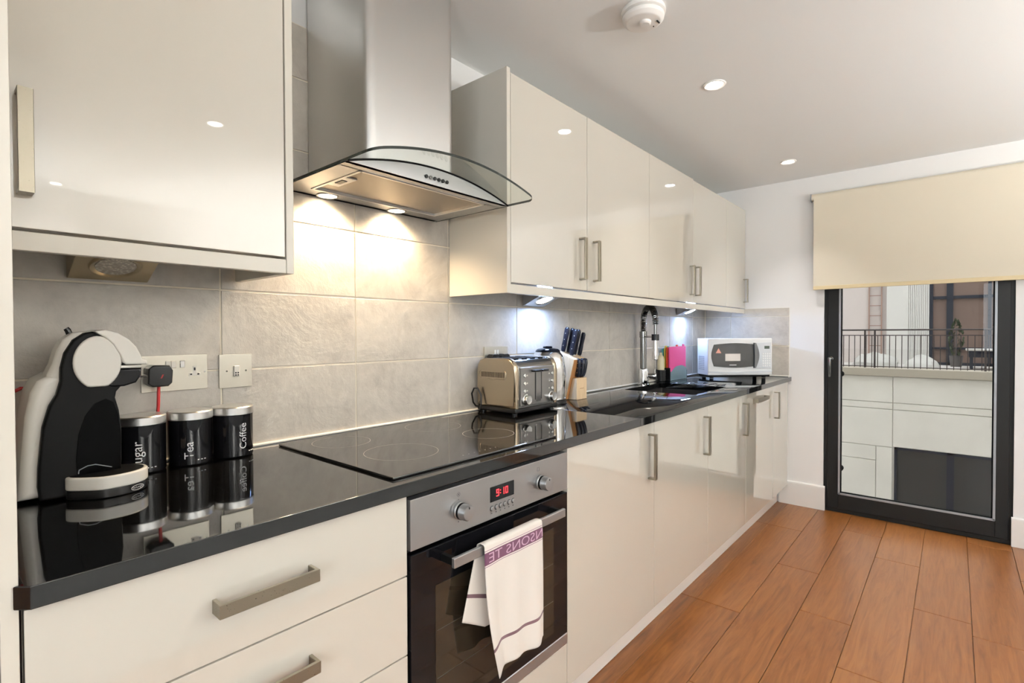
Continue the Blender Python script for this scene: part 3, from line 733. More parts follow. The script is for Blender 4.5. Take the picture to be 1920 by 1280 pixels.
wv = N(m, 'ShaderNodeTexNoise'); wv.inputs['Scale'].default_value = 900; bump(m, wv.outputs[0], .15, .0006)
me = text('NSONS TE', height=.0225)
bt = B()
for q in me.vertices:
    xx = -q.co.x * 1.42; tt = .53 + xx / .222; d = f0 + .0295 - q.co.y
    p = tow(d / LT, tt); q.co = (p.x, p.y - .0012, p.z)
bt.mesh(me, None)
build('lettering', bt, TXTL, ck)

# ------------------------------------------------------------------ wall sockets
def plate(name, x0, x1, z0, z1, label, cat, group=None):
    t = thing(name, ((x0 + x1) / 2, W, (z0 + z1) / 2), label, cat, group)
    build('plate', B().box(x0, x1, W - .0055, W - .0005, z0, z1, .0012, 2), PLATE, t)
    return t
def outlet(t, x, z):
    build('insert', B().prism([(x - .004, z + .016), (x + .004, z + .016), (x + .004, z - .0005), (x + .013, z - .0005), (x + .013, z - .009), (x - .013, z - .009), (x - .013, z - .0005), (x - .004, z - .0005)], 'y', W - .0065, W - .0052), WHTP, t)
    build('hole', B().box(x - .0019, x + .0019, W - .0069, W - .006, z + .005, z + .012).box(x - .0105, x - .006, W - .0069, W - .006, z - .0065, z - .003).box(x + .006, x + .0105, W - .0069, W - .006, z - .0065, z - .003), BLKP, t)
def rocker(t, x, z, mt):
    build('switch', B().box(x - .0055, x + .0055, W - .0085, W - .005, z - .009, z + .009, .001, 1), mt, t)
s1 = plate('wall_socket', .3565, .5005, 1.0725, 1.161, 'brushed steel double socket with a black plug and red cable', 'socket')
rocker(s1, .424, 1.138, WHTP); rocker(s1, .443, 1.138, CHROME); outlet(s1, .4705, 1.116); rocker(s1, .412, 1.138, WHTP)
build('screw', B().cyl((.4935, W - .0055, 1.117), (.4935, W - .007, 1.117), .0022, n=12), CHROME, s1)
pl = thing('plug', (.386, W - .03, 1.112), 'black mains plug with red cable in the socket by the coffee machine', 'plug')
build('body', B().prism([(.360, 1.096), (.370, 1.088), (.402, 1.088), (.410, 1.096), (.412, 1.126), (.405, 1.138), (.372, 1.140), (.362, 1.132)], 'y', W - .046, W - .0072, .004, 3), BLKP, pl)
build('mark', B().prism([(.385, 1.108), (.388, 1.108), (.392, 1.117), (.389, 1.117)], 'y', W - .0466, W - .0458), REDC, pl)
build('cable', B().tube([(.386, W - .028, 1.089), (.385, W - .026, 1.04), (.381, W - .022, .98), (.370, W - .016, .925), (.345, W - .014, .908), (.30, W - .014, .907), (.20, W - .014, .907), (.135, W - .014, .93), (.118, W - .018, 1.0), (.118, W - .022, 1.06), (.126, W - .024, 1.092), (.145, W - .026, 1.103), (.160, W - .031, 1.102)], .0036, 10), REDC, pl)
s2 = plate('phone_socket', .529, .6125, 1.0690, 1.1585, 'small square steel phone socket with white centre', 'socket')
build('insert', B().box(.564, .579, W - .010, W - .005, 1.099, 1.128, .0015, 1), WHTP, s2)
hh = B()
for dx in (-.003, .003):
    for dz in (-.003, .003): hh.box(.5715 + dx - .0018, .5715 + dx + .0018, W - .0108, W - .0098, 1.106 + dz - .0018, 1.106 + dz + .0018)
build('hole', hh, BLKP, s2)
for xa in (.547, .596): build('screw', B().cyl((xa, W - .0055, 1.114), (xa, W - .007, 1.114), .0022, n=12), CHROMED, s2)
s3 = plate('wall_socket', 1.542, 1.688, 1.070, 1.158, 'steel double socket above the toaster with two black plugs', 'socket')
rocker(s3, 1.605, 1.134, WHTP); rocker(s3, 1.622, 1.134, WHTP)
for x, lb in ((1.578, 'black plug in the socket above the toaster, nearer the hob'), (1.645, 'black plug in the socket above the toaster, nearer the knives')):
    p = thing('plug', (x, W - .03, 1.108), lb, 'plug', 'plugs behind the toaster')
    build('body', B().prism([(x - .026, 1.090), (x - .014, 1.082), (x + .014, 1.082), (x + .026, 1.090), (x + .024, 1.118), (x + .014, 1.126), (x - .014, 1.126), (x - .024, 1.118)], 'y', W - .036, W - .0072, .003, 2), BLKP, p)
    build('cable', B().tube([(x, W - .022, 1.083), (x, W - .018, 1.03), (x + .01, W - .012, .95), (x + .03, W - .010, .907)], .0034, 8), BLKP, p)

# ------------------------------------------------------------------ canisters
def canister(x, y, word, length, off, label, zt):
    r = .047
    t = thing('canister', (x, y, .9), label, 'canister', 'kitchen canisters')
    build('body', B().lathe([(0, .9005), (r - .004, .9005), (r - .001, .902), (r, .905), (r, 1.008), (0, 1.008)], (x, y, 0), 48), BLKG, t)
    build('lid', B().lathe([(0, 1.0085), (r + .0005, 1.0085), (r + .0015, 1.0095), (r + .0015, 1.026), (r - .001, 1.0285), (0, 1.029)], (x, y, 0), 48), STEELV, t)
    me = text(word, length=length, align='BASE')
    a0 = math.atan2(-y, -x) + off
    mb = B()
    for q in me.vertices:
        ang = a0 - q.co.y / r          # letters' tops point left seen from the front
        rr = r + .0006
        q.co = (x + rr * math.cos(ang), y + rr * math.sin(ang), zt + q.co.x)
    mb.mesh(me, None)
    build('lettering', mb, TXTW, t)
    mk_ = B()
    for k_ in range(3):
        ang = a0 + .22 + .16 * k_; c = Vector((x + (r + .0004) * math.cos(ang), y + (r + .0004) * math.sin(ang), .914))
        mk_.ball(c, .0016, (1.4, 1.4, .8), 8)
    tag(build('small_print', mk_, TXTW, t), kind='stuff')
canister(.3415, 1.415, 'Sugar', .060, .02, 'black canister with steel lid lettered Sugar', .945)
canister(.4415, 1.415, 'Tea', .040, .12, 'black canister with steel lid lettered Tea', .938)
canister(.5385, 1.415, 'Coffee', .064, .68, 'black canister with steel lid lettered Coffee', .955)

# ------------------------------------------------------------------ coffee machine
cm = thing('coffee_machine', (.22, 1.33, .9), 'white and black capsule coffee machine with round head', 'coffee machine')
Y0 = 1.288
shell = [(.122, .906), (.124, .93), (.129, .995), (.134, 1.06), (.142, 1.105), (.152, 1.126), (.172, 1.138), (.215, 1.14), (.215, 1.0), (.200, .906)]
build('shell', B().prism(shell, 'y', Y0 + .004, Y0 + .128, .014, 4), WHTP, cm, ang=60)
neck = [(.160, 1.110), (.166, 1.138), (.174, 1.158), (.180, 1.182), (.190, 1.204), (.205, 1.2165), (.232, 1.2195), (.268, 1.205), (.272, 1.11)]
build('neck', B().prism(neck, 'y', Y0 + .006, Y0 + .070, .012, 4), WHTP, cm, ang=60)
frame = [(.151, .9045), (.148, .93), (.149, .965), (.156, 1.041), (.166, 1.080), (.176, 1.100), (.182, 1.125), (.183, 1.150), (.189, 1.178), (.202, 1.203), (.220, 1.2165), (.243, 1.2205), (.262, 1.215), (.266, 1.160), (.305, 1.136), (.303, 1.122), (.294, 1.112), (.275, 1.107), (.268, 1.098), (.266, 1.086), (.272, 1.06), (.276, 1.02), (.275, .96), (.272, .9045)]
build('side_frame', B().prism(frame, 'y', Y0 - .010, Y0 + .12, .005, 3), BLKM, cm, ang=60)
rec = [(.205, .93), (.203, .975), (.207, 1.02), (.217, 1.055), (.232, 1.078), (.250, 1.086), (.262, 1.078), (.270, 1.05), (.2735, 1.01), (.272, .93)]
build('cup_recess', B().prism(rec, 'y', Y0 - .0115, Y0 - .008, .001, 2), mat('recess_black', (.002, .002, .002), .12, spec=.06), cm, ang=60)
rim = [(.206, .945), (.207, .952), (.220, .958), (.232, .9585), (.258, .9485)]
build('splash_rim', B().tube([(x, Y0 - .0120, z) for x, z in rim], .0009, 6), GASK, cm)
disc = []
for k_ in range(40):
    a = 2 * PI * k_ / 40
    disc.append((.2375 + .037 * math.cos(a) * (1 + .03 * math.cos(2 * a)), 1.158 + .052 * math.sin(a)))
disc = [(x, max(z, 1.1105)) for x, z in disc]
dd2 = []
for p in disc:
    if not dd2 or (Vector(p) - Vector(dd2[-1])).length > .0012: dd2.append(p)
build('head_cover', B().prism(dd2, 'y', Y0 - .018, Y0 - .008, .004, 3), WHTP, cm, ang=60)
lev = [(.232, 1.2185), (.250, 1.2225), (.270, 1.216), (.288, 1.203), (.300, 1.188), (.308, 1.170), (.310, 1.163), (.318, 1.161), (.318, 1.151), (.282, 1.152), (.277, 1.157), (.272, 1.172), (.262, 1.192), (.248, 1.208)]
lv = build('lever', B().prism(lev, 'y', Y0 - .020, Y0 + .108, .004, 3), WHTP, cm, ang=60)
lm = B()
for k_ in range(4): lm.box(.276 + .004 * k_, .278 + .004 * k_, Y0 + .02, Y0 + .06, 1.2125 - .0032 * k_, 1.2145 - .0032 * k_)
tag(build('level_marks', lm, GASK, lv), kind='stuff')
build('white_band', B().box(.268, .310, Y0 - .012, Y0 + .10, 1.1445, 1.1505, .002, 2), WHTP, cm)
noz = [(.262, 1.143), (.310, 1.1435), (.309, 1.128), (.300, 1.114), (.280, 1.108), (.262, 1.108), (.252, 1.112), (.262, 1.13)]
build('nozzle', B().prism(noz, 'y', Y0 - .014, Y0 + .09, .004, 3), BLKG, cm, ang=60)
build('capsule_slider', B().box(.285, .326, Y0 + .01, Y0 + .06, 1.1225, 1.1265, .0015, 1), CHROMED, cm)
build('lock_tab', B().tube([(.206, Y0 + .05, 1.213), (.203, Y0 + .05, 1.222), (.2005, Y0 + .05, 1.2255)], [.0055, .0055, .005], 10), BLKP, cm)
tx, ty = .2515, 1.275
def lens_plan(r, z0, z1, mname, n=48, scale=1.0):
    pts = []
    for k_ in range(n):
        a = 2 * PI * k_ / n; c, s_ = math.cos(a), math.sin(a)
        rx = .0655 * scale; ry = .052 * scale
        px = rx * (abs(c) ** .95) * (1 if c > 0 else -1); py = ry * s_ * (1 if c > -.3 else (1 - .45 * ((-c - .3) / .7)))
        pts.append((tx + px, ty + py))
    return pts
tr = build('drip_tray', B().prism(lens_plan(0, 0, 0, ''), 'z', .9165, .942, .004, 3), WHTP, cm, ang=60)
build('tray_grid', B().prism(lens_plan(0, 0, 0, '', scale=.90), 'z', .940, .9426, .0008, 1), BLKM, cm)
tb = build('tray_base', B().prism(lens_plan(0, 0, 0, '', scale=.985), 'z', .9005, .918, .002, 2), BLKP, cm, ang=60)
# badge on the front of the tray base
la = math.atan2(-ty, -tx) + .82
cx_, cy_ = tx + .0645 * math.cos(la), ty + .0515 * math.sin(la)
nrm = Vector((math.cos(la) / .0655, math.sin(la) / .052, 0)).normalized()
q = nrm.to_track_quat('Z', 'Y').to_matrix().to_4x4(); M_ = Matrix.Translation(Vector((cx_, cy_, .9093)) + nrm * .0012) @ q
ob_ = B()
outp = [Vector((.0135 * math.cos(a), .0047 * math.sin(a), 0)) for a in [2 * PI * i / 28 for i in range(28)]]
ob_.tube([M_ @ p for p in outp], .00055, 6, close=True)
me = text("De'Longhi", length=.0215)
ob_.mesh(me, M_ @ Matrix.Translation((0, 0, .0003)))
build('badge', ob_, TXTW, tb)

# ------------------------------------------------------------------ toaster
TX0, TX1, TY0, TY1 = 1.477, 1.752, 1.252, 1.456
to = thing('toaster', (1.61, 1.36, .9), 'polished steel four slice toaster with two round dials', 'toaster')
prof = [(TY0, .926), (TY0 - .002, 1.06), (TY0 + .004, 1.090), (TY0 + .016, 1.108), (TY0 + .036, 1.117), (TY1 - .036, 1.115), (TY1 - .016, 1.107), (TY1 - .005, 1.09), (TY1, 1.06), (TY1, .926)]
build('side_shell', B().prism(prof, 'x', TX0, TX0 + .028, .010, 4), TOASTB, to, ang=60)
build('side_shell', B().prism(prof, 'x', TX1 - .028, TX1, .010, 4), TOASTB, to, ang=60)
prof2 = [(y + (.003 if y < 1.35 else -.003), z - .003) for y, z in prof]
build('body', B().prism(prof2, 'x', TX0 + .026, TX1 - .026, .003, 2), CHROMED, to, ang=60)
build('base', B().box(TX0 + .001, TX1 - .001, TY0 - .002, TY1 - .002, .908, .927, .006, 3), BLKP, to)
for fx in (TX0 + .02, TX1 - .02):
    for fy in (TY0 + .02, TY1 - .02): build('foot', B().cyl((fx, fy, .9003), (fx, fy, .909), .011, n=14), BLKP, to)
for k_ in range(4):
    sxx = TX0 + .050 + .052 * k_; build('bread_slot', B().box(sxx - .012, sxx + .012, TY0 + .035, TY1 - .04, 1.1125, 1.1160), BLKM, to)
# vent grille plate on the long side
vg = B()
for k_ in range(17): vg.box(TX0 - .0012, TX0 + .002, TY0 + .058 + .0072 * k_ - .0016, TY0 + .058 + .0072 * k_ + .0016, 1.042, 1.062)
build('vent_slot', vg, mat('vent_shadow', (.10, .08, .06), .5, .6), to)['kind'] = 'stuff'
vo = [Vector((TX0 - .0006, TY0 + .046 + .140 * u_, 1.036 if s_ == 0 else 1.068)) for s_, u_ in []]
ov_ = []
for (ya, za) in [(TY0 + .052, 1.068), (TY0 + .178, 1.068), (TY0 + .184, 1.062), (TY0 + .184, 1.043), (TY0 + .178, 1.036), (TY0 + .135, 1.036), (TY0 + .115, 1.031), (TY0 + .095, 1.036), (TY0 + .052, 1.036), (TY0 + .046, 1.043), (TY0 + .046, 1.062)]:
    ov_.append((TX0 - .0002, ya, za))
build('grille_rim', B().tube(ov_, .0014, 6, close=True), TOASTB, to)
# front face furniture
fy = TY0 + .001
FRG = mat('grey_metal_panel', (.27, .26, .25), .28, .9)
build('front_panel', B().box(TX0 + .030, TX1 - .030, TY0 - .0035, TY0 + .004, .934, 1.082, .003, 2), FRG, to)
build('lever_slot', B().box(1.5935, 1.5985, TY0 - .0042, TY0 - .0030, .952, 1.064).box(1.6325, 1.6375, TY0 - .0042, TY0 - .0030, .952, 1.064), BLKP, to)
build('lever_plate', B().box(1.6, 1.631, TY0 - .0055, TY0 - .003, .945, 1.062, .001, 1), CHROMED, to)
build('lever', B().box(1.571, 1.612, TY0 - .024, TY0 - .003, 1.062, 1.071, .003, 2).box(1.619, 1.660, TY0 - .024, TY0 - .003, 1.062, 1.071, .003, 2), BLKP, to)
for kx in (1.533, 1.697):
    build('dial', B().lathe([(0, 0), (.021, 0), (.021, .006), (.0185, .008), (.018, .018), (.0165, .020), (.0, .019)], (kx, TY0 - .0035, .958), 28, axis='Y'), CHROME, to)
    for zz in (1.050, 1.020, .991):
        build('button', B().lathe([(0, 0), (.007, 0), (.007, .004), (.0055, .0055), (0, .0055)], (kx - .006 if kx < 1.6 else kx + .008, TY0 - .0035, zz), 18, axis='Y'), CHROME, to)
        build('button_light', B().cyl((kx + .012 if kx < 1.6 else kx - .010, TY0 - .0034, zz), (kx + .012 if kx < 1.6 else kx - .010, TY0 - .0045, zz), .0032, n=12), WHTP, to)
build('cord', B().tube([(1.492, TY1 - .002, .918), (1.475, TY1 + .002, .922), (1.455, TY1 - .003, .94), (1.447, TY1 - .004, .975), (1.452, TY1 - .012, .996), (1.463, TY1 - .022, .995), (1.467, TY1 - .035, .97), (1.463, TY1 - .040, .935), (1.462, TY1 - .034, .912), (1.468, TY1 - .02, .905), (1.50, TY1 + .004, .9045), (1.54, TY1 + .006, .9045)], .0035, 8), BLKP, to)

# ------------------------------------------------------------------ kettle
kx, ky = 1.858, 1.383
kt = thing('kettle', (kx, ky, .9), 'chrome kettle with black lid standing behind the toaster', 'kettle')
build('power_base', B().lathe([(0, .9005), (.082, .9005), (.084, .903), (.084, .912), (.078, .916), (0, .916)], (kx, ky, 0), 40), BLKP, kt)
build('body', B().lathe([(0, .917), (.078, .917), (.0805, .925), (.0805, 1.02), (.079, 1.06), (.074, 1.092), (.066, 1.115), (.055, 1.130), (0, 1.132)], (kx, ky, 0), 48), CHROME, kt)
build('lid', B().lathe([(.056, 1.1295), (.054, 1.136), (.046, 1.143), (.030, 1.147), (0, 1.148)], (kx, ky, 0), 40), BLKG, kt)
build('lid_knob', B().lathe([(0, 1.147), (.020, 1.147), (.022, 1.151), (.018, 1.155), (0, 1.156)], (kx, ky, 0), 28), BLKG, kt)
ha = B().tube([(kx + .048, ky + .004, 1.136), (kx + .074, ky + .002, 1.126), (kx + .092, ky, 1.085), (kx + .097, ky, 1.02), (kx + .094, ky, .955), (kx + .078, ky, .928)], [.007, .009, .010, .010, .009, .007], 12)
tag(build('handle', ha, CHROME, kt), 'bright metal handle')
build('spout', B().prism([(kx - .094, 1.105), (kx - .06, 1.118), (kx - .06, 1.075)], 'y', ky - .014, ky + .014, .003, 2), CHROME, kt)

# ------------------------------------------------------------------ knife block and knives
kbk = thing('knife_block', (2.052, 1.40, .9), 'pale wooden knife block leaning beside the toaster', 'knife block')
slab = [(1.385, .9005), (1.472, .9005), (1.425, 1.128), (1.337, 1.090)]
build('slab', B().prism(slab, 'x', 2.000, 2.105, .0015, 1), BEECH, kbk)
fe = [(1.3848, .9015), (1.3852, .9015), (1.338, 1.089), (1.3365, 1.089)]
build('front_edge', B().prism([(1.3845, .902), (1.3375, 1.0885), (1.336, 1.088), (1.383, .902)], 'x', 2.002, 2.103), WALN, kbk)
build('front_block', B().prism([(1.334, .9005), (1.382, .9005), (1.357, 1.002), (1.334, 1.002)], 'x', 2.018, 2.105, .0015, 1), BEECH, kbk)
build('brand_mark', B().box(2.045, 2.078, 1.3334, 1.3338, .951, .954), mat('burnt_mark', (.35, .2, .1), .7), kbk)
ax = Vector((0, -.047, .2)).normalized()
def knife(base_, length, wid, thick, label, curve=0.0, sag=0.0, group='knives in the wooden block', blade=.12, tilt=(0, 0)):
    k_ = thing('knife', base_, label, 'knife', group)
    a = (ax + Vector((tilt[0], tilt[1], 0))).normalized(); side = Vector((1, 0, 0)); side = (side - a * side.dot(a)).normalized(); n_ = a.cross(side)
    bm = bmesh.new(); rings = []
    prof_ = [(0, .70), (.06, .92), (.25, 1.0), (.5, .92), (.75, 1.02), (.92, 1.0), (.985, .72), (1.0, .35)]
    for f_, s_ in prof_:
        c = Vector(base_) + a * (length * f_ + .004) + n_ * (curve * math.sin(PI * f_))
        ring = []
        for i in range(12):
            an = 2 * PI * i / 12; ring.append(bm.verts.new(c + side * (math.cos(an) * thick * s_) + n_ * (math.sin(an) * wid * s_)))
        rings.append(ring)
    for r0, r1 in zip(rings, rings[1:]):
        for i in range(12): bm.faces.new((r0[i], r0[(i + 1) % 12], r1[(i + 1) % 12], r1[i]))
    bm.faces.new(rings[0][::-1]); bm.faces.new(rings[-1]); bmesh.ops.recalc_face_normals(bm, faces=bm.faces)
    hbm = B(); hbm.bm.free(); hbm.bm = bm; build('handle', hbm, KNIFE, k_, ang=60)
    rv = B()
    for f_ in (.25, .5, .75):
        c = Vector(base_) + a * (length * f_ + .004) + n_ * (curve * math.sin(PI * f_))
        rv.cyl(c - side * (thick * 1.03), c + side * (thick * 1.03), .0022, n=10)
    tag(build('rivet', rv, CHROME, k_), kind='stuff')
    p0 = Vector(base_) + a * .006; p1 = Vector(base_) - a * blade
    bl_ = B(); t_ = bmesh.new(); vs = []
    for p in (p0, p1):
        for sx_, sn in ((-.0012, -.008), (.0012, -.008), (.0012, .008), (-.0012, .008)): vs.append(t_.verts.new(p + side * sx_ + n_ * sn))
    t_.faces.new(vs[0:4]); t_.faces.new(vs[4:8][::-1])
    for i in range(4): t_.faces.new((vs[i], vs[(i + 1) % 4], vs[4 + (i + 1) % 4], vs[4 + i]))
    bmesh.ops.recalc_face_normals(t_, faces=t_.faces)
    bl_._add(t_); build('blade', bl_, CHROME, k_)
def topz(y): return 1.128 + (1.425 - y) * (-.038 / .088)
for x, y, ln, wd, lb in [(2.018, 1.412, .118, .0135, 'dark blue handled knife nearest the kettle in the block'), (2.045, 1.400, .118, .014, 'second dark blue handled knife from the kettle side'), (2.030, 1.372, .125, .014, 'dark blue handled knife in the front row of the block'), (2.060, 1.378, .122, .014, 'dark handled knife standing in the middle of the block'), (2.090, 1.368, .112, .012, 'black handled knife farthest from the kettle, standing alone')]:
    knife((x, y, topz(y)), ln, wd, .0085, lb)
for x, y, tl, lb in [(2.040, 1.348, (-.03, .12), 'small black steak knife nearest the kettle in the front block'), (2.062, 1.346, (.03, .08), 'middle small black steak knife in the front block'), (2.085, 1.348, (.10, .10), 'small black steak knife farthest from the kettle in the front block')]:
    knife((x, y, 1.0025), .088, .0125, .009, lb, curve=-.006, blade=.07, tilt=tl, group='steak knives in the front block')

# ------------------------------------------------------------------ sink tap
tp = thing('kitchen_tap', (2.862, 1.425, .9), 'tall chrome spring neck kitchen tap beside the sink', 'tap')
px_, py_ = 2.870, 1.420
build('base_body', B().lathe([(0, .9003), (.036, .9003), (.036, .906), (.031, .909), (.031, .985), (.027, .996), (.021, 1.0), (0, 1.0)], (px_, py_, 0), 32), CHROME, tp)
build('pole', B().cyl((px_, py_, .999), (px_, py_, 1.185), .019, n=28).cyl((px_, py_, 1.185), (px_, py_, 1.222), .0225, n=28, bev=.002), CHROMED, tp)
dv = Vector((-.100, -.124, 0)); end = Vector((px_, py_, 0)) + dv
arcp = [Vector((px_, py_, 1.222)), Vector((px_, py_, 1.27))]
for k_ in range(17):
    a = PI * k_ / 16; c = Vector((px_, py_, 0)) + dv / 2
    arcp.append(c - dv / 2 * math.cos(a) + Vector((0, 0, 1.283 + .080 * math.sin(a))))
arcp += [Vector((end.x, end.y, 1.262))]
build('hose', B().tube(arcp, .011, 12), BLKM, tp)
# spring coil around the hose
def along(path, f_):
    ls = [0]
    for a, b in zip(path, path[1:]): ls.append(ls[-1] + (b - a).length)
    d = f_ * ls[-1]
    for i in range(len(path) - 1):
        if d <= ls[i + 1] + 1e-9:
            u_ = (d - ls[i]) / (ls[i + 1] - ls[i]); return path[i].lerp(path[i + 1], u_), (path[i + 1] - path[i]).normalized()
    return path[-1], (path[-1] - path[-2]).normalized()
co = []; turns = 38; nst = turns * 9
nn = dv.cross(Vector((0, 0, 1))).normalized()
for i in range(nst + 1):
    p, d = along(arcp, i / nst); b2_ = d.cross(nn).normalized(); a = 2 * PI * turns * i / nst
    co.append(p + (nn * math.cos(a) + b2_ * math.sin(a)) * .0165)
build('spring', B().tube(co, .0024, 6), CHROMED, tp)
build('spray_pipe', B().cyl((end.x, end.y, 1.262), (end.x, end.y, 1.175), .0085, n=18), CHROMED, tp)
build('spray_head', B().lathe([(0, 1.058), (.014, 1.058), (.0165, 1.066), (.0165, 1.10), (.014, 1.115), (.013, 1.175), (.0165, 1.18), (.0165, 1.186), (0, 1.186)], (end.x, end.y, 0), 24), CHROME, tp)
build('arm', B().cyl((px_, py_, 1.190), (end.x, end.y, 1.190), .0055, n=14), CHROME, tp)
build('clip', B().lathe([(.0185, 1.17), (.0215, 1.17), (.0215, 1.205), (.0185, 1.205)], (end.x, end.y, 0), 20), BLKP, tp)
lp = Vector((px_, py_, .955)); ld = Vector((.3, -.95, 0)).normalized()
build('lever', B().cyl(lp + ld * .028, lp + ld * .060, .0175, n=24, bev=.002).cyl(lp + ld * .060, lp + ld * .078, .0195, .0165, n=24, bev=.003).cyl(lp + ld * .068, lp + ld * .072 + Vector((0, 0, .10)), .0035, n=10), CHROME, tp)

# ------------------------------------------------------------------ index chopping boards in their case
cc = thing('board_case', (3.32, 1.435, .9), 'grey blue case with wavy front holding chopping boards', 'case')
wave = [(3.212, .9012), (3.212, .962)]
for k_ in range(13):
    u_ = k_ / 12; wave.append((3.212 + .262 * u_, .962 + .030 * math.sin(PI * (u_ * 1.15 - .1)) * (1.0 + .15 * math.sin(9 * u_)) + .012 * u_))
wave.append((3.474, .9012))
build('front', B().prism(wave, 'y', 1.396, 1.399), BLUEG, cc)
build('tray', B().box(3.200, 3.206, 1.396, 1.468, .9008, .985).box(3.206, 3.480, 1.399, 1.468, .9008, .9035).box(3.200, 3.480, 1.465, 1.468, .9008, .985).box(3.476, 3.480, 1.396, 1.468, .9008, .96), BLKP, cc)
for k_, (mm, lb, tx_) in enumerate([(PINK, 'pink chopping board at the front of the case', 3.44), (ORNG, 'red chopping board second in the case', 3.37), (YELL, 'yellow chopping board third in the case', 3.23), (TEAL, 'teal chopping board at the back of the case', 3.30)]):
    y = 1.402 + .0155 * k_; zz = 1.122 - .004 * k_
    bd_ = B().box(3.2075, 3.474, y, y + .008, .904, zz, .002, 2).box(tx_ - .012, tx_ + .012, y, y + .008, zz - .004, zz + .014, .002, 2)
    tag(build('chopping_board', bd_, mm, loc=(3.34, y, .904)), lb, 'chopping board', 'chopping boards in the case')
tag(build('utensil_cup', B().lathe([(0, .9008), (.028, .9008), (.030, .905), (.031, .975), (.029, .975), (.028, .908), (0, .908)], (3.155, 1.438, 0), 28), BLKP, loc=(3.155, 1.438, .9)), 'small dark cup beside the chopping boards', 'cup')
tag(build('soap_bottle', B().lathe([(0, .9085), (.020, .9085), (.022, .912), (.022, 1.04), (.018, 1.06), (.009, 1.07), (.009, 1.085), (0, 1.085)], (3.155, 1.438, 0), 24), mat('cream_bottle', (.70, .62, .42), .3), loc=(3.155, 1.438, .9085)), 'pale bottle standing in the dark cup behind the tap', 'bottle')

# ------------------------------------------------------------------ microwave (turned to face across the corner)
MWD, MWH, MWX = .235, .252, .456
mw = thing('microwave', (3.550, 1.278, .9), 'small white microwave oven turned across the corner', 'microwave')
z0, z1 = .0205, .273
build('body', B().box(0, MWX, .018, MWD - .07, z0, z1, .004, 2).prism([(.03, MWD - .0705), (MWX - .03, MWD - .0705), (MWX - .10, MWD - .008), (.10, MWD - .008)], 'z', z0 + .02, z1 - .02), MWW, mw, local=True)
build('foot_gap_shade', B().box(.006, MWX - .006, .012, MWD - .08, .007, z0 + .0005, .002, 1), BLKM, mw, local=True)  # black strip standing in for the shade under the microwave
build('front_frame', B().box(-.002, MWX + .002, -.004, .019, z0, z1 + .001, .006, 3), MWW, mw, local=True)
dpts = [(.012, z0 + .030)]
win = []
wx0, wx1, wz0, wz1 = .030, .345, z0 + .062, z1 - .042
for k_ in range(9): u_ = k_ / 8; win.append((wx0 + .006 - .018 * math.sin(PI * u_) + .004, wz0 + (wz1 - wz0) * u_))
for k_ in range(1, 9): u_ = k_ / 8; win.append((wx0 + .010 + (wx1 - wx0 - .01) * u_, wz1 + .010 * math.sin(PI * u_)))
for k_ in range(1, 9): u_ = k_ / 8; win.append((wx1, wz1 - (wz1 - wz0) * u_))
for k_ in range(1, 8): u_ = k_ / 8; win.append((wx1 - (wx1 - wx0 - .01) * u_, wz0 - .010 * math.sin(PI * u_)))
build('door_window', B().prism(win, 'y', -.0062, -.003, .0006, 1), MWWIN, mw, local=True)
def crv(off, a=.016): return [(wx1 - .012 + off + a * math.sin(PI * k_ / 10), wz0 - .012 + (wz1 - wz0 + .024) * k_ / 10) for k_ in range(11)]
hp = crv(0.0, .024) + [(p[0] - .012, p[1]) for p in crv(0.0, .002)[::-1]]
tag(build('door_handle', B().prism(hp, 'y', -.022, -.003, .003, 2), mat('handle_grey', (.10, .105, .11), .25), mw, local=True), 'dark curved grip')
pp = crv(.004, .024) + [(MWX - .006, wz1 + .016), (MWX - .006, wz0 - .016)]
cp = build('control_panel', B().prism(pp, 'y', -.0065, -.003, .001, 1), MWSIL, mw, local=True)
build('display', B().box(.400, .436, -.0078, -.006, z1 - .072, z1 - .052), mat('green_grey_screen', (.07, .09, .07), .2), mw, local=True)
kp = B()
for i in range(4):
    for j in range(6): kp.box(.386 + .0155 * i, .397 + .0155 * i, -.0076, -.006, z0 + .058 + .0165 * j, z0 + .069 + .0165 * j, .001, 1)
tag(build('keypad', kp, MWW, mw, local=True), 'pale keypad buttons', kind='stuff')
build('lower_trim', B().prism([(.0, z0 + .018), (.2, z0 + .010), (MWX, z0 + .020), (MWX, z0 + .032), (.2, z0 + .022), (.0, z0 + .028)], 'y', -.0062, -.003), MWSIL, mw, local=True)
build('paper_label', B().box(.120, .228, -.0072, -.006, z0 + .098, z0 + .148), STICK, mw, local=True)
build('warning_sticker', B().prism([(.052, z0 + .152), (.092, z0 + .152), (.072, z0 + .186)], 'y', -.0072, -.006), STICKP, mw, local=True)
build('brand_mark', B().box(.150, .200, -.0070, -.006, z0 + .068, z0 + .073), TXTW, mw, local=True)
vt = B()
for i in range(8):
    for j in range(5): vt.box(-.0012, .002, .055 + .018 * j, .066 + .018 * j, z0 + .035 + .0125 * i, z0 + .041 + .0125 * i)
build('side_vent', vt, mat('vent_grey', (.30, .33, .36), .5), mw, local=True)['kind'] = 'stuff'
for fx in (.04, MWX - .04):
    for fy_ in (.03, MWD - .09): build('foot', B().cyl((fx, fy_, .0004), (fx, fy_, z0 + .001), .013, .016, n=14), BLKP, mw, local=True)
mw.rotation_euler = (0, 0, math.atan2(.959 - 1.276, 3.870 - 3.55))

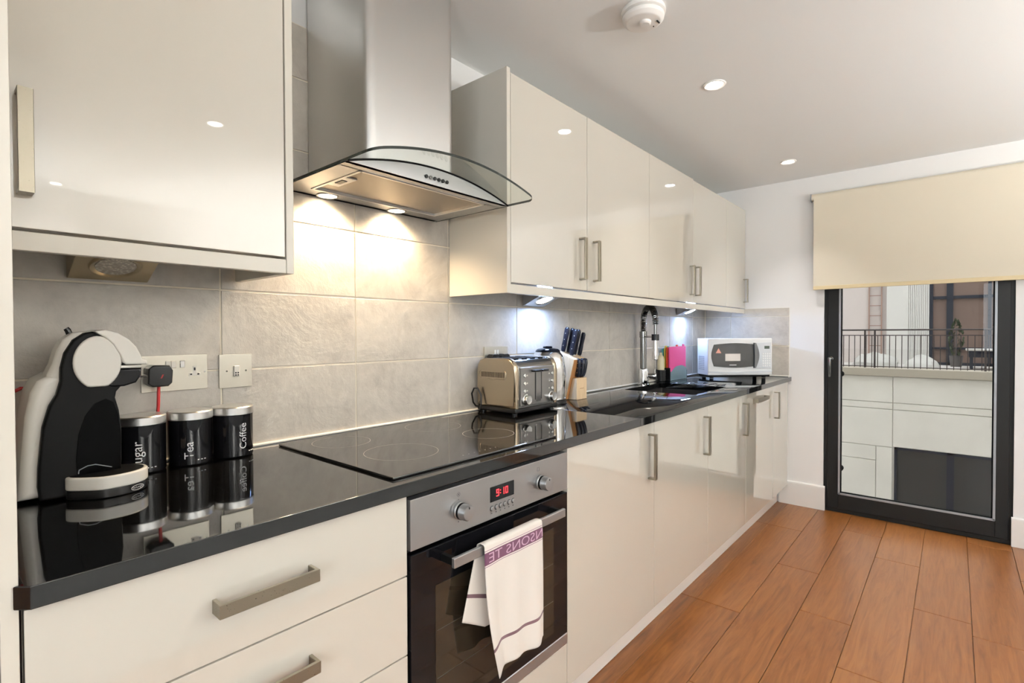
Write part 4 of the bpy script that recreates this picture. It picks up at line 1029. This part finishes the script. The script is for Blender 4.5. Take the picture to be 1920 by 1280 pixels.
# ------------------------------------------------------------------ outside, across the courtyard
OX = 13.0
ow = struct('wall_outside', B().box(OX + .03, OX + .35, -6, 7, -4.2, .31), RENDER, 'pale rendered wall across the courtyard')
def panel(y0, y1, z0, z1, name='render_panel'):
    g = .006
    return build(name, B().box(OX, OX + .04, y0 + g, y1 - g, z0 + g, z1 - g, .004, 1), RENDER, ow)
for (y0, y1) in ((-6, -2.2), (-2.2, .936), (.936, 4.1), (4.1, 7)):
    panel(y0, y1, -.228, .31); panel(y0, y1, -.365, -.228)
    if y0 == -2.2: panel(y0, y1, -1.125, -.365)
    else: panel(y0, y1, -1.14, -.365)
panel(.936, 1.213, -4.2, -1.14); panel(1.213, 4.1, -1.44, -1.14); tag(panel(1.213, 2.35, -4.2, -1.44, 'hatch_panel'), 'flush hatch in the wall'); panel(2.35, 4.1, -4.2, -1.44); panel(4.1, 7, -4.2, -1.14)
panel(-6, -2.2, -4.2, -1.14); panel(-2.2, .936, -4.2, -2.42)
wd_ = struct('window_2', B().box(OX - .01, OX + .03, -2.2, .905, -2.42, -2.30).box(OX - .01, OX + .03, .86, .905, -2.42, -1.13).box(OX - .01, OX + .03, -.02, .09, -2.3, -1.13).box(OX - .01, OX + .03, -1.0, -.9, -2.3, -1.13).box(OX - .01, OX + .03, -2.2, .905, -1.17, -1.13), DARKF, 'dark low window in the wall across the courtyard')
build('pane', B().box(OX + .012, OX + .02, -2.2, .86, -2.30, -1.17), GREYG, wd_)
struct('trim_2', B().box(OX - .06, OX + .4, -6, 7, .31, .475, .01, 1), COPE, 'stone coping on top of the courtyard wall')
rl = thing('balcony_railing', (OX + .05, .5, .475), 'dark metal terrace railing across the courtyard', 'railing')
build('top_rail', B().box(OX + .02, OX + .075, -5, 6, 1.245, 1.275, .004, 1), RAIL, rl)
build('middle_rail', B().box(OX + .035, OX + .06, -5, 6, 1.140, 1.158), RAIL, rl)
build('bottom_rail', B().box(OX + .035, OX + .06, -5, 6, .495, .512), RAIL, rl)
bal = build('baluster', B().box(-.007, .007, -.007, .007, .48, 1.15), RAIL, None, local=True); bal.parent = rl
bal.location = (0, -4.9 - .5, -.475)
for k_ in range(1, 108):
    copy_part(bal, rl, (0, -4.9 - .5 + .1 * k_, -.475))
pst = build('post', B().box(-.016, .016, -.016, .016, .475, 1.25), RAIL, None, local=True); pst.parent = rl; pst.location = (0, 1.25 - .5, -.475)
for yy in (1.42, -.45, -.58, 3.2, 3.35, -2.3, -2.45): copy_part(pst, rl, (0, yy - .5, -.475))
FX = 16.5
struct('ground_outside', B().box(XE + .13, 40, -20, 24, -4.3, -4.2), TERR, 'courtyard ground below')
struct('floor_terrace', B().box(OX + .35, FX + 1, -6, 7, .2, .40), TERR, 'terrace floor behind the railing')
fw = struct('wall_terrace', B().box(FX + .05, FX + .3, 1.326, 7, .3, 4.2), PINKW, 'pale terrace wall behind the railing')
build('white_pier', B().box(FX - .1, FX + .3, .877, 1.326, .3, 4.2), WHITER, fw)
for k_ in range(11):
    y = .468 + .037 * k_; build('cladding_rib', B().box(FX - .08, FX + .3, y + .004, y + .033, .3, 4.2), WHITER, fw)
build('cladding_back', B().box(FX - .05, FX + .3, .468, .877, .3, 4.2), PINKW, fw)
build('side_wall', B().box(FX + .05, FX + .3, -6, -2.6, .3, 4.2), PINKW, fw)
wt_ = struct('window_3', B().box(FX - .06, FX + .02, .40, .468, .4, 4.2).box(FX - .06, FX + .02, .02, .145, .4, 4.2).box(FX - .04, FX + .02, -2.6, .45, 2.02, 2.09).box(FX - .06, FX + .02, -.66, -.60, .4, 4.2).box(FX - .04, FX + .02, -2.6, .45, .79, .84).box(FX - .06, FX + .02, -1.7, -1.6, .4, 4.2).box(FX - .06, FX + .02, -2.6, .45, .4, .47), DARKF, 'large dark framed terrace glazing with a thick mullion')
build('pane', B().box(FX + .002, FX + .012, -2.6, .42, .45, 4.2), BROWNG, wt_)
ld_ = thing('wall_ladder', (FX, 1.57, .4), 'thin rusty ladder fixed to the pale terrace wall', 'ladder')
for yy in (1.44, 1.71): build('rail', B().box(FX - .015, FX + .015, yy - .014, yy + .014, .4, 4.1), RUST, ld_)
rg = build('rung', B().box(-.010, .010, -.13, .13, -.010, .010), RUST, None, local=True); rg.parent = ld_; rg.location = (0, .005, .2)
for k_ in range(1, 14): copy_part(rg, ld_, (0, .005, .2 + .262 * k_))
def heap(y, x, rx, ry, rz, label, seed):
    random.seed(seed); b = B(); b.ball((0, 0, 0), 1.0, (rx, ry, rz), 20)
    for q in b.bm.verts:
        s_ = 1 + .16 * math.sin(q.co.x * 13 + seed) * math.cos(q.co.y * 11) + random.uniform(-.05, .05); q.co *= s_
        q.co.z = max(q.co.z, 0)
    o = build('covered_heap', b, SHEET, local=True, ang=30); o.location = (x, y, .401); tag(o, label, 'heap', 'covered heaps on the terrace')
heap(1.45, 15.2, .4, .46, .30, 'pale sheeted heap on the terrace below the ladder', 3)
heap(.55, 14.9, .4, .33, .27, 'pale sheeted heap on the terrace beside the mullion', 8)
heap(2.6, 15.2, .4, .45, .24, 'pale sheeted heap at the far left of the terrace', 5)
tb_ = thing('terrace_table', (15.3, -.62, .4), 'low table with a pale top behind the railing', 'table')
build('top', B().box(15.0, 15.6, -1.15, -.20, .80, .84, .006, 1), SHEET, tb_); build('skirt', B().box(15.05, 15.55, -1.1, -.25, .66, .80), DARKF, tb_)
build('leg', B().box(15.08, 15.13, -.32, -.27, .401, .66).box(15.08, 15.13, -1.08, -1.03, .401, .66).box(15.47, 15.52, -.32, -.27, .401, .66).box(15.47, 15.52, -1.08, -1.03, .401, .66), DARKF, tb_)
pt = thing('potted_shrub', (15.9, -.04, .4), 'slim dark potted shrub before the terrace glazing', 'plant')
build('pot', B().lathe([(0, .401), (.10, .401), (.13, .66), (.11, .66), (0, .64)], (15.9, -.04, 0), 20), POT, pt)
random.seed(4); fo = B()
for k_ in range(160):
    h = random.random(); r = .13 * math.sin(PI * (.15 + .8 * h)); a = random.uniform(0, 2 * PI)
    c = Vector((15.9 + r * math.cos(a) * .8, -.04 + r * math.sin(a), .68 + .82 * h))
    t_ = bmesh.new(); s_ = .05
    vs = [t_.verts.new(p) for p in ((0, 0, -s_), (s_ * .45, .004, 0), (0, 0, s_), (-s_ * .45, .004, 0))]; t_.faces.new(vs)
    fo._add(t_, Matrix.Translation(c) @ Matrix.Rotation(a, 4, 'Z') @ Matrix.Rotation(random.uniform(-.6, .6), 4, 'X'))
tag(build('foliage', fo, LEAF, pt, smooth=False), kind='stuff'); build('stem', B().cyl((15.9, -.04, .62), (15.9, -.04, 1.3), .012, n=8), POT, pt)
gb2 = thing('glass_balustrade', (XE + .16, .2, 0), 'frameless glass guard outside the door with round clamps', 'balustrade')
build('guard_pane', B().box(XE + .155, XE + .167, -.32, .74, -.05, 1.10), GUARD, gb2)
cl = build('clamp', B().cyl((-.012, 0, 0), (.02, 0, 0), .020, n=20, bev=.002), BLKM, None, local=True); cl.parent = gb2
cl.location = (-.012, .395, .925)
for (yy, zz) in ((.395, .27), (-.42, .925), (-.42, .27)): copy_part(cl, gb2, (-.012, yy, zz))
struct('sky_block_wall', B().box(XE + .12, FX + .3, 7, 7.3, -4.2, 24).box(XE + .12, FX + .3, -6.3, -6, -4.2, 24).box(FX + .05, FX + .35, -6, 7, 4.2, 24), RENDER, 'unseen tall courtyard walls added to cut the sky light')  # unseen high walls put in to keep sky light off the courtyard
# own facade closes the courtyard, made extra tall to cut the sky light
struct('wall_facade', B().box(XE + .121, XE + .14, -9, DY0 - .06, -4.2, 24).box(XE + .121, XE + .14, DY1 + .06, 10, -4.2, 24).box(XE + .121, XE + .14, DY0 - .06, DY1 + .06, -4.2, -.06).box(XE + .121, XE + .14, DY0 - .06, DY1 + .06, DZ + .02, 24), RENDER, 'outer face of this building, extra tall to cut sky light')
